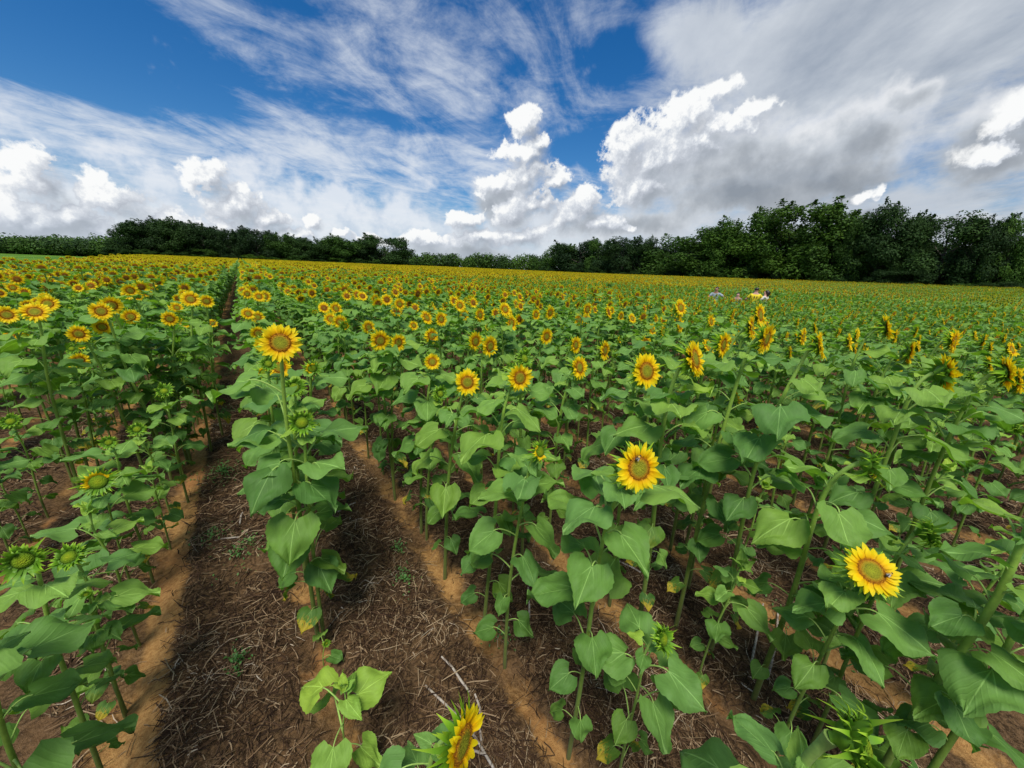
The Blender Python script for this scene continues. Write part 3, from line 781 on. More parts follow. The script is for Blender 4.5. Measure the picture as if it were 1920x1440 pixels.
sel.sort()
# keep openings that show soil beside the bare furrow, and keep the view of the nearest heads free
N_IND = 300-len(HEROES); N_FULL = 70
ind = sel[:N_IND]; rest_near = sel[N_IND:]
ORD = 'first second third fourth fifth sixth seventh eighth ninth tenth eleventh twelfth thirteenth fourteenth fifteenth sixteenth seventeenth eighteenth nineteenth twentieth'.split()
ORD += ['twenty-'+q for q in ORD[:9]] + ['thirtieth'] + ['thirty-'+q for q in ORD[:9]]
rows = {}
for i, h in enumerate(HEROES): rows.setdefault(round((h[1]-ROW0)/ROWD), []).append((h[2], 'h', i))
for i, q in enumerate(ind): rows.setdefault(q[3], []).append((q[2], 'p', i))
place = {}
for k, lst in rows.items():
    for n_, (y, a, i) in enumerate(sorted(lst)): place[a, i] = (k, n_)
WHAT = {'open': 'open yellow sunflower', 'ripe': 'open yellow sunflower', 'half': 'half-opened sunflower', 'bud': 'green budded sunflower', 'none': 'leafy sunflower', 'tiny': 'small sunflower', 'young': 'seedling', 'cut': 'broken sunflower'}
def auto_label(a, i, kd):
    k, n_ = place[a, i]
    return f'{WHAT[kd]}, {ORD[n_]} plant from the front, {row_name(k if k < 0 else k+1)} row {"left" if k < 0 else "right"} of the furrow'
for i, (kd, bx, by, px, py, pz, size) in enumerate(HEROES):
    sunflower(bx, by, (px, py, pz), kd, size, HERO_LABEL.get(i) or auto_label('h', i, kd), 'sunflowers in the front of the field', rs0, young=(kd == 'young'), nleaf=(8 if kd == 'young' else 2 if kd == 'tiny' and pz < .3 else None), **XTRA.get(i, {}))
for n_, q in enumerate(ind):
    dep, x, y, k, h, kd, r3, r4 = q
    z0 = gz(x, y); s = {'open': (.172 if x > 1.5 else .155)+.035*r3, 'half': .12, 'bud': .105+.02*r3, 'none': .1}[kd]
    sunflower(x, y, (x+(r3-.5)*.10+.03, y-.02+(r4-.5)*.06, z0+h), kd, s, auto_label('p', n_, kd), GROUP, rs0, detail=2 if n_ < N_FULL else 1, ripe=(dep > 5 and r4 > .3))

# ---- the rest of the field as one mass of instances
def lod_plant(seed, lod, kind='ripe'):
    rs = np.random.default_rng(seed); h = 1.47+rs.normal()*.08; hs = (1.30 if lod else 1.42)+.13*rs.normal()
    S, rad, L, HM = plan((rs.normal()*.05, rs.normal()*.04, h), kind, hs, rs, jit=rs.normal()*R(11), tmax=.79, lsc=1.02)
    mb = MB(); S2 = S[::(3 if lod == 1 else 8)]; tube(mb, S2, rad[::(3 if lod == 1 else 8)][:len(S2)], 4 if lod == 1 else 3, 1, .5, np.linspace(0, 1, len(S2)), False)
    if lod == 1:
        for (p, ph, sz, sh, age, tilt) in L: mb.addm(LEAF_MB[1 if seed % 3 else 0][sh], m4(rz3(ph) @ rot_y(tilt), p, sz), rs.random(), age)
        g_, p_, d_ = head_parts(kind, seed, 1)
        for o, s in ((g_, 2), (p_, 3), (d_, 4)):
            if o.v:
                o.mi = [s]*len(o.f); mb.addm(o, HM)
    else:
        for (p, ph, sz, sh, age, tilt) in L[2:-2:2]:
            s = sz*1.25; V = np.array([(.05, 0, .06), (.17, .10, .05), (.17, -.10, .05), (.30, 0, -.02)])*s
            mb.add(V @ (rz3(ph) @ rot_y(tilt)).T + p, [(0, 2, 3), (0, 3, 1)], 0, (.3, .2, rs.random()), age)
        n = 12; V = []; c, s2 = .043, .092
        for i in range(n): a = 6.283*i/n; V += [(c*math.cos(a), c*math.sin(a), .0), (s2*math.cos(a+.26), s2*math.sin(a+.26), .006)]
        F = [(2*i, 2*i+1, (2*i+2) % (2*n)) for i in range(n)]; V = np.array(V)
        o = MB(); o.add(V, F, 3, (.75, 0, .6)); o.add([(c*.98*math.cos(6.283*i/8), c*.98*math.sin(6.283*i/8), .004) for i in range(8)], [tuple(range(8))], 4, (.75, 0, .5))
        o.add([(0, 0, -.03)]+[(c*math.cos(6.283*i/6), c*math.sin(6.283*i/6), -.002) for i in range(6)], [(0, (i+1) % 6+1, i+1) for i in range(6)], 2, (.3, 0, .5))
        mb.addm(o, HM)
    return mb
FM = [M_LEAF2, M_STEM, M_BRACT, M_PETAL, M_DISC2]
lib = bpy.data.collections.new('sunflower_library')
NM, NP = 10, 8
for i in range(NM):
    o = bpy.data.objects.new(f'a_plant_{i:02d}', lod_plant(300+i, 1, 'bud' if i == 8 else 'half' if i == 9 else 'ripe').mesh('plant', FM)); lib.objects.link(o)
for i in range(NP):
    mb = MB(); rs = np.random.default_rng(900+i); y = 0
    pl = [lod_plant(1200+i*20+j, 0) for j in range(6)]
    while y < 4.8:
        mb.addm(pl[rs.integers(6)], m4(rz3(rs.normal()*.15), (rs.normal()*.04, y, rs.normal()*.05)), rs.random() if False else None); y += .16+.13*rs.random()
    o = bpy.data.objects.new(f'b_strip_{i:02d}', mb.mesh('strip', FM)); lib.objects.link(o)
pts = []; vi = []; rzv = []; scv = []
PEOPLE_AT = [(18.67, 8.92), (19.14, 8.1), (19.67, 7.56), (20.02, 7.22)]
def addp(x, y, i, rz, sc):
    if i < NM:
        for a, b in PEOPLE_AT:
            L_ = math.hypot(a, b); s_ = (x*a+y*b)/L_; w_ = abs(x*b-y*a)/L_     # trodden, shorter plants where the people stand
            if math.hypot(x-a, y-b) < .32: return
            if -6 < s_-L_ < .4 and w_ < .9: sc = min(sc, .84+.16*w_-.035*min(0, s_-L_+1))
    pts.append((x, y, float(ground_z(x, y))-.01)); vi.append(i); rzv.append(rz); scv.append(sc)
for (dep, x, y, k, h, kd, r3, r4) in rest_near: addp(x, y, (8 if kd == 'bud' else 9) if kd != 'open' else int(r4*8), (r3-.5)*.5, h/1.47*(1 if kd == 'open' else .93))
keep = set()
for k in range(RMIN, RMAX+1):
    x = ROW0+ROWD*k; y0, y1 = y_range(k); y = y0
    y = max(y0, 0)
    while y < y1:
        d = math.hypot(x, y+2.4); yc = y+2.4
        if math.hypot(x, y) <= 26 or math.hypot(x, y+4.8) <= 26:
            # single plants fill the strip's part beyond 26 m
            yy = y
            while yy < y+4.8:
                if math.hypot(x, yy) > 26 and (visible(x, yy, 1.3, 150)): addp(x+rf.normal()*.04, yy, rf.integers(8), rf.normal()*.18, .93+.14*rf.random())
                yy += .17+.14*rf.random()
        elif visible(x, yc, 1.3, 260):
            addp(x, y, NM+rf.integers(NP), rf.normal()*.004, .96+.08*rf.random()+.06*float(vnoise(np.array(x*.08), np.array(y*.05))))
        y += 4.8
me = bpy.data.meshes.new('sunflower_field'); me.vertices.add(len(pts)); me.vertices.foreach_set('co', np.array(pts, np.float32).ravel())
for nm, ty, arr in (('vi', 'INT', np.array(vi, np.int32)), ('rz', 'FLOAT', np.array(rzv, np.float32)), ('sc', 'FLOAT', np.array(scv, np.float32))):
    me.attributes.new(nm, ty, 'POINT').data.foreach_set('value', arr)
fo = link('sunflower_field', me); tag(fo, 'dense yellow and green sunflowers filling the field behind the front rows', 'sunflower field', kind='stuff')
ng = bpy.data.node_groups.new('scatter_plants', 'GeometryNodeTree')
ng.interface.new_socket('Geometry', in_out='INPUT', socket_type='NodeSocketGeometry'); ng.interface.new_socket('Geometry', in_out='OUTPUT', socket_type='NodeSocketGeometry')
N = ng.nodes; Lk = ng.links; gi = N.new('NodeGroupInput'); go = N.new('NodeGroupOutput')
ci = N.new('GeometryNodeCollectionInfo'); ci.inputs['Collection'].default_value = lib; ci.inputs['Separate Children'].default_value = True; ci.inputs['Reset Children'].default_value = True
ip = N.new('GeometryNodeInstanceOnPoints'); ip.inputs['Pick Instance'].default_value = True
def na(n, t): a = N.new('GeometryNodeInputNamedAttribute'); a.data_type = t; a.inputs[0].default_value = n; return [o for o in a.outputs if o.enabled and o.name == 'Attribute'][0]
cx = N.new('ShaderNodeCombineXYZ'); Lk.new(na('rz', 'FLOAT'), cx.inputs[2])
m2p = N.new('GeometryNodeMeshToPoints')
Lk.new(gi.outputs[0], m2p.inputs[0]); Lk.new(m2p.outputs[0], ip.inputs['Points']); Lk.new(ci.outputs[0], ip.inputs['Instance']); Lk.new(na('vi', 'INT'), ip.inputs['Instance Index'])
Lk.new(cx.outputs[0], ip.inputs['Rotation']); Lk.new(na('sc', 'FLOAT'), ip.inputs['Scale']); Lk.new(ip.outputs[0], go.inputs[0])
md = fo.modifiers.new('scatter', 'NODES'); md.node_group = ng
print('individual', len(ind)+len(HEROES), 'instances', len(pts), 'of', len(plants))


# ------------------------------------------------------------------ litter on the soil
def scatter_straw():
    n = 190000; rs = np.random.default_rng(3)
    u = rs.random(n); r = .35+7.5*u**.8; a = YAW+R(-62)+R(124)*rs.random(n)
    x = r*np.sin(a); y = r*np.cos(a)
    k = np.abs(((x-ROW0)/ROWD+.5) % 1-.5)*ROWD
    keepm = (rs.random(n) < np.clip((k-.04)/.14, .06, 1)) & (rs.random(n) < .45+1.3*vnoise(x*2.2, y*2.2)+.3) & ~((np.abs(x+.69) < .07) & (rs.random(n) < .8))
    x, y, r = x[keepm], y[keepm], r[keepm]; n = len(x)
    L = (.014+.06*rs.random(n)**2.5)*(1+r*.06); w = (.0007+.0011*rs.random(n)**1.5)*(1+.22*r); th = rs.random(n)*6.283; ti = rs.normal(size=n)*.16
    z = ground_z(x, y)+near_z(x, y)+.004+.012*rs.random(n)
    d = np.stack([np.cos(th), np.sin(th), ti], 1)*L[:, None]; s = np.stack([-np.sin(th), np.cos(th), rs.normal(size=n)*.5], 1)*w[:, None]
    c = np.stack([x, y, z], 1); bow = np.zeros((n, 3)); bow[:, 2] = L*.12; bow[:, :2] = s[:, :2]/w[:, None]*(rs.normal(size=n)*L*.15)[:, None]
    V = np.stack([c-d-s, c-d+s, c+bow+s, c+bow-s, c+d+s*.6, c+d-s*.6], 1).reshape(-1, 3)
    F = []
    for i in range(n): b = i*6; F += [(b, b+1, b+2, b+3), (b+3, b+2, b+4, b+5)]
    col = np.clip(rs.random(n)**1.5*.9+.25*vnoise(x*4, y*4), 0, 1)
    mb = MB(); mb.add(V, F, 0, np.stack([np.zeros(n), np.zeros(n), col], 1).repeat(6, 0))
    return mb
o = link('straw_litter', scatter_straw().mesh('straw_litter', [M_STRAW], smooth=False)); tag(o, 'brown dry straw littering the soil between the rows', 'straw', kind='stuff')
rs = np.random.default_rng(12)
for i in range(26):
    if i < 9: x, y, a, L = [(.52, 1.12, 1.9, .34), (.47, .98, 2.3, .30), (.62, 1.25, 1.75, .25), (.57, .88, 1.7, .42), (.62, 1.0, 1.2, .22), (2.3, .42, .25, .5), (2.45, .36, .3, .4), (1.25, 1.4, .9, .3), (2.2, .3, .2, .35)][i]
    else:
        k = rs.integers(-2, 5); x = ROW0+ROWD*(k+.5)+rs.normal()*.12; y = .6+4.5*rs.random(); a = rs.random()*3.14; L = .12+.2*rs.random()
    z = gz(x, y); mb = MB(); d = np.array((math.cos(a), math.sin(a), 0))*L/2; p = np.array([-d, -d*.4+(0, 0, .006), d*.3+(rs.normal()*.01, 0, .007), d+(0, 0, .002)])
    tube(mb, p, [.006, .0065, .006, .005], 6, 0, 0, 1)
    o = link('dry_stalk', mb.mesh('dry_stalk', [M_STALK])); o.location = (x, y, z+.008)
    tag(o, 'bleached grey piece of dry crop stalk lying on the brown soil', 'dry stalk', 'dry stalks lying between the rows')
def weeds():
    mb = MB(); rs = np.random.default_rng(8)
    for (wx, wy, wr, n) in [(-.45, 4.3, .26, 420), (-.32, 1.95, .07, 110), (-.48, 3.19, .16, 90), (-.33, 2.86, .18, 90), (1.02, 6.05, .3, 150), (.61, 1.99, .10, 110), (.67, 2.31, .08, 70), (.73, 4.62, .3, 160), (-.4, 8.36, .3, 260), (-.5, 6.2, .3, 240), (2.61, .32, .15, 100), (-.25, 2.97, .14, 70), (-.2, 5.1, .2, 90), (1.35, 3.2, .25, 110), (2.2, 2.2, .2, 80), (-.4, 11.5, .4, 250), (.95, 1.3, .1, 50)]:
        for i in range(n):
            r = wr*abs(rs.normal())*.6; a = rs.random()*6.28; x = wx+r*math.cos(a)*.8; y = wy+r*math.sin(a)*1.3; z = gz(x, y)+rs.random()*.05*math.exp(-(r/wr)**2*2)+.004
            L = .012+.014*rs.random(); a = rs.random()*6.28; t = .2+.5*rs.random(); c, s = math.cos(a), math.sin(a)
            V = np.array([(0, 0, 0), (.5, .28, .12), (.5, -.28, .12), (1, 0, 0)])*L; V = V @ rot_y(-t).T @ rz3(a).T + (x, y, z); mb.add(V, [(0, 2, 3), (0, 3, 1)])
    return mb
o = link('weeds', weeds().mesh('weeds', [M_WEED])); tag(o, 'small green weeds sprouting in the brown straw between the rows', 'weeds', kind='stuff')

# ------------------------------------------------------------------ meadow strip left of the field
mY = np.concatenate([np.linspace(2, 28, 12), np.linspace(30, 197, 60), far(200, 900, 20)]); mU = far(0, 900, 36, 3)
gu, gy_ = np.meshgrid(mU, mY); gx_ = -8.7-.13*np.maximum(0, np.minimum(gy_, 197)-28)-gu
mb = MB(); mb.add(np.stack([gx_, gy_, ground_z(gx_, gy_)+.02+.5*sst(5, 120, gu)+.03*vnoise(gx_*2, gy_*2)*(gu > .1)], -1).reshape(-1, 3), grid_faces(len(mY), len(mU)))
meadow = link('meadow', mb.mesh('meadow', [M_GRASS])); tag(meadow, kind='structure')

# ------------------------------------------------------------------ trees
def crown_mat(name, c1, c2):
    def fn(g, p):
        r = g.sep(attr(g, 'lf').outputs['Vector']); oi = g.n('ShaderNodeObjectInfo').outputs['Random']
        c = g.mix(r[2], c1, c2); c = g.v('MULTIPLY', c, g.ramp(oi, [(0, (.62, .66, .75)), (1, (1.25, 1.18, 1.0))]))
        g.put(p.inputs['Base Color'], c)
        tr = g.n('ShaderNodeBsdfTranslucent'); g.put(tr.inputs[0], g.v('SCALE', c, sc=1.2))
        mx = g.n('ShaderNodeMixShader'); mx.inputs[0].default_value = .15
        g.put(mx.inputs[1], p.outputs[0]); g.put(mx.inputs[2], tr.outputs[0]); return mx
    return mat(name, fn, Roughness=.65, Specular_IOR_Level=.2)
MC_DARK = crown_mat('crown_dark', (.015, .042, .009), (.036, .084, .015))
MC_MID = crown_mat('crown_mid', (.032, .085, .011), (.072, .155, .017))
MC_LIGHT = crown_mat('crown_light', (.032, .085, .008), (.075, .155, .012))
M_BARK = mat('bark', flat_fn((.05, .04, .03), (.12, .10, .08), 9), Roughness=.9)
def cards(mb, C, Nn, size, rs, rnd, mi=0):
    n = len(C); Nn = Nn/np.linalg.norm(Nn, axis=1)[:, None]
    t = np.cross(Nn, rs.normal(size=(n, 3))); t /= np.linalg.norm(t, axis=1)[:, None]; b = np.cross(Nn, t)
    s = (size*(.6+.8*rs.random(n)))[:, None]
    V = np.stack([C-t*s, C+b*s*.55-Nn*s*.1, C+t*s*1.05, C-b*s*.55-Nn*s*.1], 1).reshape(-1, 3)
    mb.add(V, [(4*i, 4*i+1, 4*i+2, 4*i+3) for i in range(n)], mi, np.stack([np.zeros(n), np.zeros(n), rnd], 1).repeat(4, 0))
def crown(seed, style, ncards=21000, lobes=46, size=.0135):
    """normalised: height 1, width about .8, base of crown near .05"""
    rs = np.random.default_rng(seed); mb = MB(); C = []; Nn = []; RR = []
    for i in range(lobes):
        if style == 'round':
            z = .10+.82*rs.random()**.8; prof = math.sqrt(max(.02, 1-(abs(z-.5)/.50)**2.6))*.40
        elif style == 'tall':
            z = .12+.82*rs.random(); prof = (.36-.22*max(0, z-.35))*(1 if z > .2 else .8)
        else:   # open, ragged top
            z = .15+.80*rs.random(); prof = .36*(1-.5*abs(z-.5))
        a = rs.random()*6.28; q = prof*(.55+.45*rs.random()**.5)
        r = (.085+.075*rs.random())*(1.0 if style == 'round' else .85)*(1-.35*max(0, z-.6))
        if style == 'ragged' and z > .6: r *= .75
        c = np.array((q*math.cos(a), q*math.sin(a), min(z, 1-r*.6)))
        m = int(ncards/lobes*(r/.12)**2); d = rs.normal(size=(m, 3)); d /= np.linalg.norm(d, axis=1)[:, None]
        rad = r*(.55+.5*rs.random(m)**.5)*(1+.28*np.sin(d[:, 0]*9+i)*np.sin(d[:, 2]*7+i*2))
        C.append(c+d*rad[:, None]*(1, 1, .85)); Nn.append(d+rs.normal(size=(m, 3))*.55+(0, 0, .35)); RR.append(np.clip(rs.random(m)*.5+rs.random()*.5, 0, 1))
        if rs.random() < .6:    # a spray reaching out of the lobe
            m = 60; dd = np.array((math.cos(a)*.7, math.sin(a)*.7, .7+.5*rs.random())); t = rs.random(m)
            C.append(c+dd*(r*(.7+.50*t))[:, None]+rs.normal(size=(m, 3))*(.022*(1.2-t))[:, None]); Nn.append(rs.normal(size=(m, 3))+(0, 0, .5)); RR.append(rs.random(m))
    # dense inside against show-through, its cards toned darker for the crown's inner shade
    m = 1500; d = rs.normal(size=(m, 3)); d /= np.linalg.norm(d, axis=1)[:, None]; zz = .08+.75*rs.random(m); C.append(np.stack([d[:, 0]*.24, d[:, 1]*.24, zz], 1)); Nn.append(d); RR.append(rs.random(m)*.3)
    C = np.concatenate(C); cards(mb, C, np.concatenate(Nn), size, rs, np.concatenate(RR)); 
    return mb
def trunk(seed):
    rs = np.random.default_rng(seed); mb = MB()
    tube(mb, [(0, 0, -.02), (.005, 0, .15), (-.01, .01, .4), (.01, 0, .75)], [.024, .018, .013, .004], 8, 0, 0, 1)
    for i in range(7):
        a = rs.random()*6.28; z = .16+.5*rs.random(); L = .30*(1-.4*z); d = np.array((math.cos(a), math.sin(a), .75))
        tube(mb, [np.array((0, 0, z)), np.array((0, 0, z))+d*L*.5+(0, 0, -.01), np.array((0, 0, z))+d*L], [.009, .006, .002], 5, 0, 0, 1)
    return mb
STY = ['round', 'round', 'tall', 'ragged', 'round', 'tall']
CR = [crown(50+i, s) for i, s in enumerate(STY)]
CRM = {}
def crown_mesh(i, m):
    if (i, m.name) not in CRM: CRM[(i, m.name)] = CR[i].mesh('crown', [m], smooth=False)
    return CRM[(i, m.name)]
TRM = [trunk(70+i).mesh('trunk', [M_BARK]) for i in range(3)]
rt = np.random.default_rng(33)
def tree(x, y, h, w, st, m, label, group, name='tree', dz=0.):
    z = float(ground_z(x, y))+dz; t = empty(name, (x, y, z), label=label, cat='tree' if name == 'tree' else 'bush', group=group)
    hh = h-z; t.scale = (w/.80, w/.80, hh); t.rotation_euler = (0, 0, rt.random()*6.28)
    link('crown', crown_mesh(st, m), t); link('trunk', TRM[st % 3], t); return t
RT = [(100.0, 111.1, 12.5, 10.3),
 (100.0, 102.7, 14.1, 15.6),
 (100.0, 91.5, 14.5, 8.1),
 (100.0, 82.1, 14.5, 13.4),
 (100.0, 73.7, 14.0, 7.8),
 (100.0, 59.7, 15.7, 15.7),
 (100.0, 48.2, 15.1, 8.4),
 (100.0, 43.0, 16.9, 12.3),
 (100.0, 34.9, 18.9, 13.9),
 (100.0, 26.5, 16.0, 9.6),
 (100.0, 22.9, 15.0, 4.9),
 (100.0, 19.1, 17.1, 8.4),
 (100.0, 15.1, 14.8, 4.9),
 (100.0, 11.0, 15.5, 9.7),
 (100.0, 6.6, 13.7, 5.3),
 (100.0, 3.4, 14.5, 4.9),
 (100.0, 0.7, 13.7, 4.0),
 (100.0, -1.8, 13.5, 4.3),
 (100.0, -4.9, 13.2, 4.3)]
LT = [(-34.0, 200.0, 12.1, 8.4),
 (-27.2, 200.0, 14.2, 11.1),
 (-19.5, 200.0, 14.6, 11.9),
 (-11.3, 200.0, 14.3, 11.8),
 (-4.4, 200.0, 12.9, 9.8),
 (6.7, 200.0, 13.7, 11.6),
 (14.6, 200.0, 13.1, 10.2),
 (21.9, 200.0, 12.1, 10.7),
 (30.7, 200.0, 11.8, 11.3),
 (40.1, 200.0, 13.3, 14.2),
 (50.6, 200.0, 12.1, 11.3),
 (62.9, 200.0, 15.3, 19.8)]
K = {'r': [1, 0, 5, 4, 2, 0, 4, 4, 1, 0, 1, 0, 2, 4, 1, 5, 4, 2, 0], 'm': 'mdmddlmllllddddmmdm'}
MM = {'d': MC_DARK, 'm': MC_MID, 'l': MC_LIGHT}
WORD = {'d': 'dark green', 'm': 'mid green', 'l': 'bright green'}; SW = ['rounded', 'broad', 'narrow upright', 'ragged', 'domed', 'slender']
ORDT = ['first', 'second', 'third', 'fourth', 'fifth', 'sixth', 'seventh', 'eighth', 'ninth', 'tenth', 'eleventh', 'twelfth', 'thirteenth', 'fourteenth', 'fifteenth', 'sixteenth', 'seventeenth', 'eighteenth', 'nineteenth']
for i, (x, y, h, w) in enumerate(RT):
    s = K['r'][i]; c = K['m'][i]
    tree(x+w*.3, y, h*.955, w*(1.42 if 5 <= i <= 9 else 1.18), s, MM[c], f'{SW[s]} {WORD[c]} tree, {ORDT[i]} from the left in the right front treeline', 'trees along the right edge of the field')
for i, (x, y, h, w) in enumerate(LT):
    s = [0, 4, 1, 0, 5, 1, 3, 2, 4, 0, 3, 1][i]; c = 'ddddddmddmdd'[i]
    tree(x, y+w*.3, h*1.02, w*1.3, s, MM[c], f'{SW[s]} {WORD[c]} tree, {ORDT[i]} from the left in the left treeline', 'trees beyond the far end of the field')
# second rank of trees standing behind, showing only between and above the front ones
for i in range(len(RT)-1):
    a, b = RT[i], RT[i+1]; t = .5
    s = int(rt.integers(6)); tree(a[0]+13+4*rt.random(), (a[1]+b[1])/2+3, (a[2]+b[2])/2*(.68+.14*rt.random()), (a[3]+b[3])/2*1.3+2, s, MC_DARK, f'{SW[s]} dark tree behind the gap after tree {ORDT[i]} of the right treeline', 'dark trees behind the right treeline')
for i in range(len(LT)-1):
    a, b = LT[i], LT[i+1]
    s = int(rt.integers(6)); tree((a[0]+b[0])/2, 214, (a[2]+b[2])/2*(.95+.1*rt.random()), 13, s, MC_DARK, f'{SW[s]} dark tree behind the gap after tree {ORDT[i]} of the left treeline', 'dark trees behind the left treeline')
# undergrowth at the feet of the trees
for i, (x, y, h, w) in enumerate([(97+2.5*rt.random(), 118-i*6.1+2*rt.random(), 1.6+3.4*rt.random()**2, 4+4*rt.random()) for i in range(20)]):
    tree(x, y, h+1, w, int(rt.integers(2)), MC_DARK if i % 3 else MC_MID, f'low leafy bush, {ORDT[min(i, 18)] if i < 19 else "last"} from the left under the right treeline', 'bushes under the right treeline', 'bush')
for i in range(14):
    x = -36+i*8.2; tree(x, 197.5, 2.6+2.2*rt.random(), 8, int(rt.integers(2)), MC_LIGHT if i in (5, 6) else MC_MID if i % 2 else MC_DARK, f'{"bright" if i in (5, 6) else "low leafy"} bush, {ORDT[i]} from the left under the left treeline', 'bushes under the left treeline', 'bush')
# far woods that read as one mass
def woods():
    mb = MB(); rs = np.random.default_rng(77)
    def clump(x, y, h, w, n, cs, mi):
        z = float(ground_z(x, y)); d = rs.normal(size=(n, 3)); d /= np.linalg.norm(d, axis=1)[:, None]
        r = .75+.3*rs.random(n); C = np.stack([x+d[:, 0]*w/2*r, y+d[:, 1]*w/2*r, z+h*.52+d[:, 2]*h*.48*r], 1)
        cards(mb, C, d+rs.normal(size=(n, 3))*.5+(0, 0, .3), cs, rs, np.clip(rs.random(n)*.6+rs.random()*.4, 0, 1), mi)
    def along(p, q, n, h0, h1, w, jit, cs, m=130, mis=(0, 1)):
        for i in range(n):
            t = (i+rs.random())/n; x = p[0]+(q[0]-p[0])*t+rs.normal()*jit; y = p[1]+(q[1]-p[1])*t+rs.normal()*jit
            clump(x, y, (h0+(h1-h0)*t)*(.72+.4*rs.random()), w*(.7+.6*rs.random()), int(m*1.7), cs, mis[rs.integers(len(mis))])
    along((120, 350), (250, 262), 120, 13.5, 18, 12, 8, .8, 170, (0, 1, 1))        # beyond the middle of the field
    along((60, 300), (135, 345), 40, 12, 13, 14, 6, .9)
    along((-125, 318), (-40, 268), 110, 7.2, 11.5, 10, 8, .55, 170, (0, 1, 1))        # low woods past the meadow
    along((-90, 205), (-38, 212), 60, 4.5, 6.2, 9, 2, .40, 230, (1, 1, 0))
    along((-42, 226), (80, 226), 60, 11, 12, 13, 3, .7)                        # behind the left treeline
    along((128, 130), (128, -20), 110, 9, 9.5, 12, 4, .55, 260, (0,))            # behind the right treeline
    return mb
o = link('far_woods', woods().mesh('far_woods', [MC_DARK, MC_MID], smooth=False)); tag(o, 'distant dark green woods along the horizon behind the treelines', 'woods', kind='stuff')


# ------------------------------------------------------------------ people and bees
def skin(name, pts, edges, radii, m, parent, root=0, sub=2):
    me = bpy.data.meshes.new(name); me.from_pydata(pts, edges, []); o = bpy.data.objects.new(name, me); COL.objects.link(o)
    md = o.modifiers.new('s', 'SKIN'); md.use_smooth_shade = True
    for i, v in enumerate(me.skin_vertices[0].data): r = radii[i]; v.radius = r if isinstance(r, tuple) else (r, r); v.use_root = (i == root)
    ss = o.modifiers.new('u', 'SUBSURF'); ss.levels = sub; ss.render_levels = sub
    dg = bpy.context.evaluated_depsgraph_get(); dg.update(); nm = bpy.data.meshes.new_from_object(o.evaluated_get(dg))
    bpy.data.objects.remove(o); bpy.data.meshes.remove(me); nm.name = name
    nm.materials.clear(); nm.materials.append(m)
    q = link(name, nm, parent); return q
def fl(name, c1, c2, sc=9, **k): return mat(name, flat_fn(c1, c2, sc), **k)
M_SKIN = fl('skin_light', (.48, .26, .18), (.56, .32, .23), 6, Roughness=.5); M_SKIN2 = fl('skin_tan', (.30, .15, .09), (.36, .19, .12), 6, Roughness=.5)
M_HAIR = fl('dark_hair', (.012, .007, .004), (.035, .02, .012), 80, Roughness=.5)
M_YEL = fl('yellow_cotton', (.72, .56, .012), (.80, .64, .02), 12, Roughness=.8); M_BLU = fl('pale_checked_cotton', (.16, .21, .24), (.40, .46, .48), 60, Roughness=.8)
M_FLO = fl('floral_cotton', (.02, .035, .05), (.30, .27, .25), 38, Roughness=.8); M_PNK = fl('cream_cotton', (.62, .60, .52), (.72, .70, .62), 12, Roughness=.8)
M_TRO = fl('dark_trousers', (.02, .025, .04), (.04, .045, .06), 30, Roughness=.8); M_BLK = fl('black_print', (.01, .01, .01), (.02, .02, .02), 30)
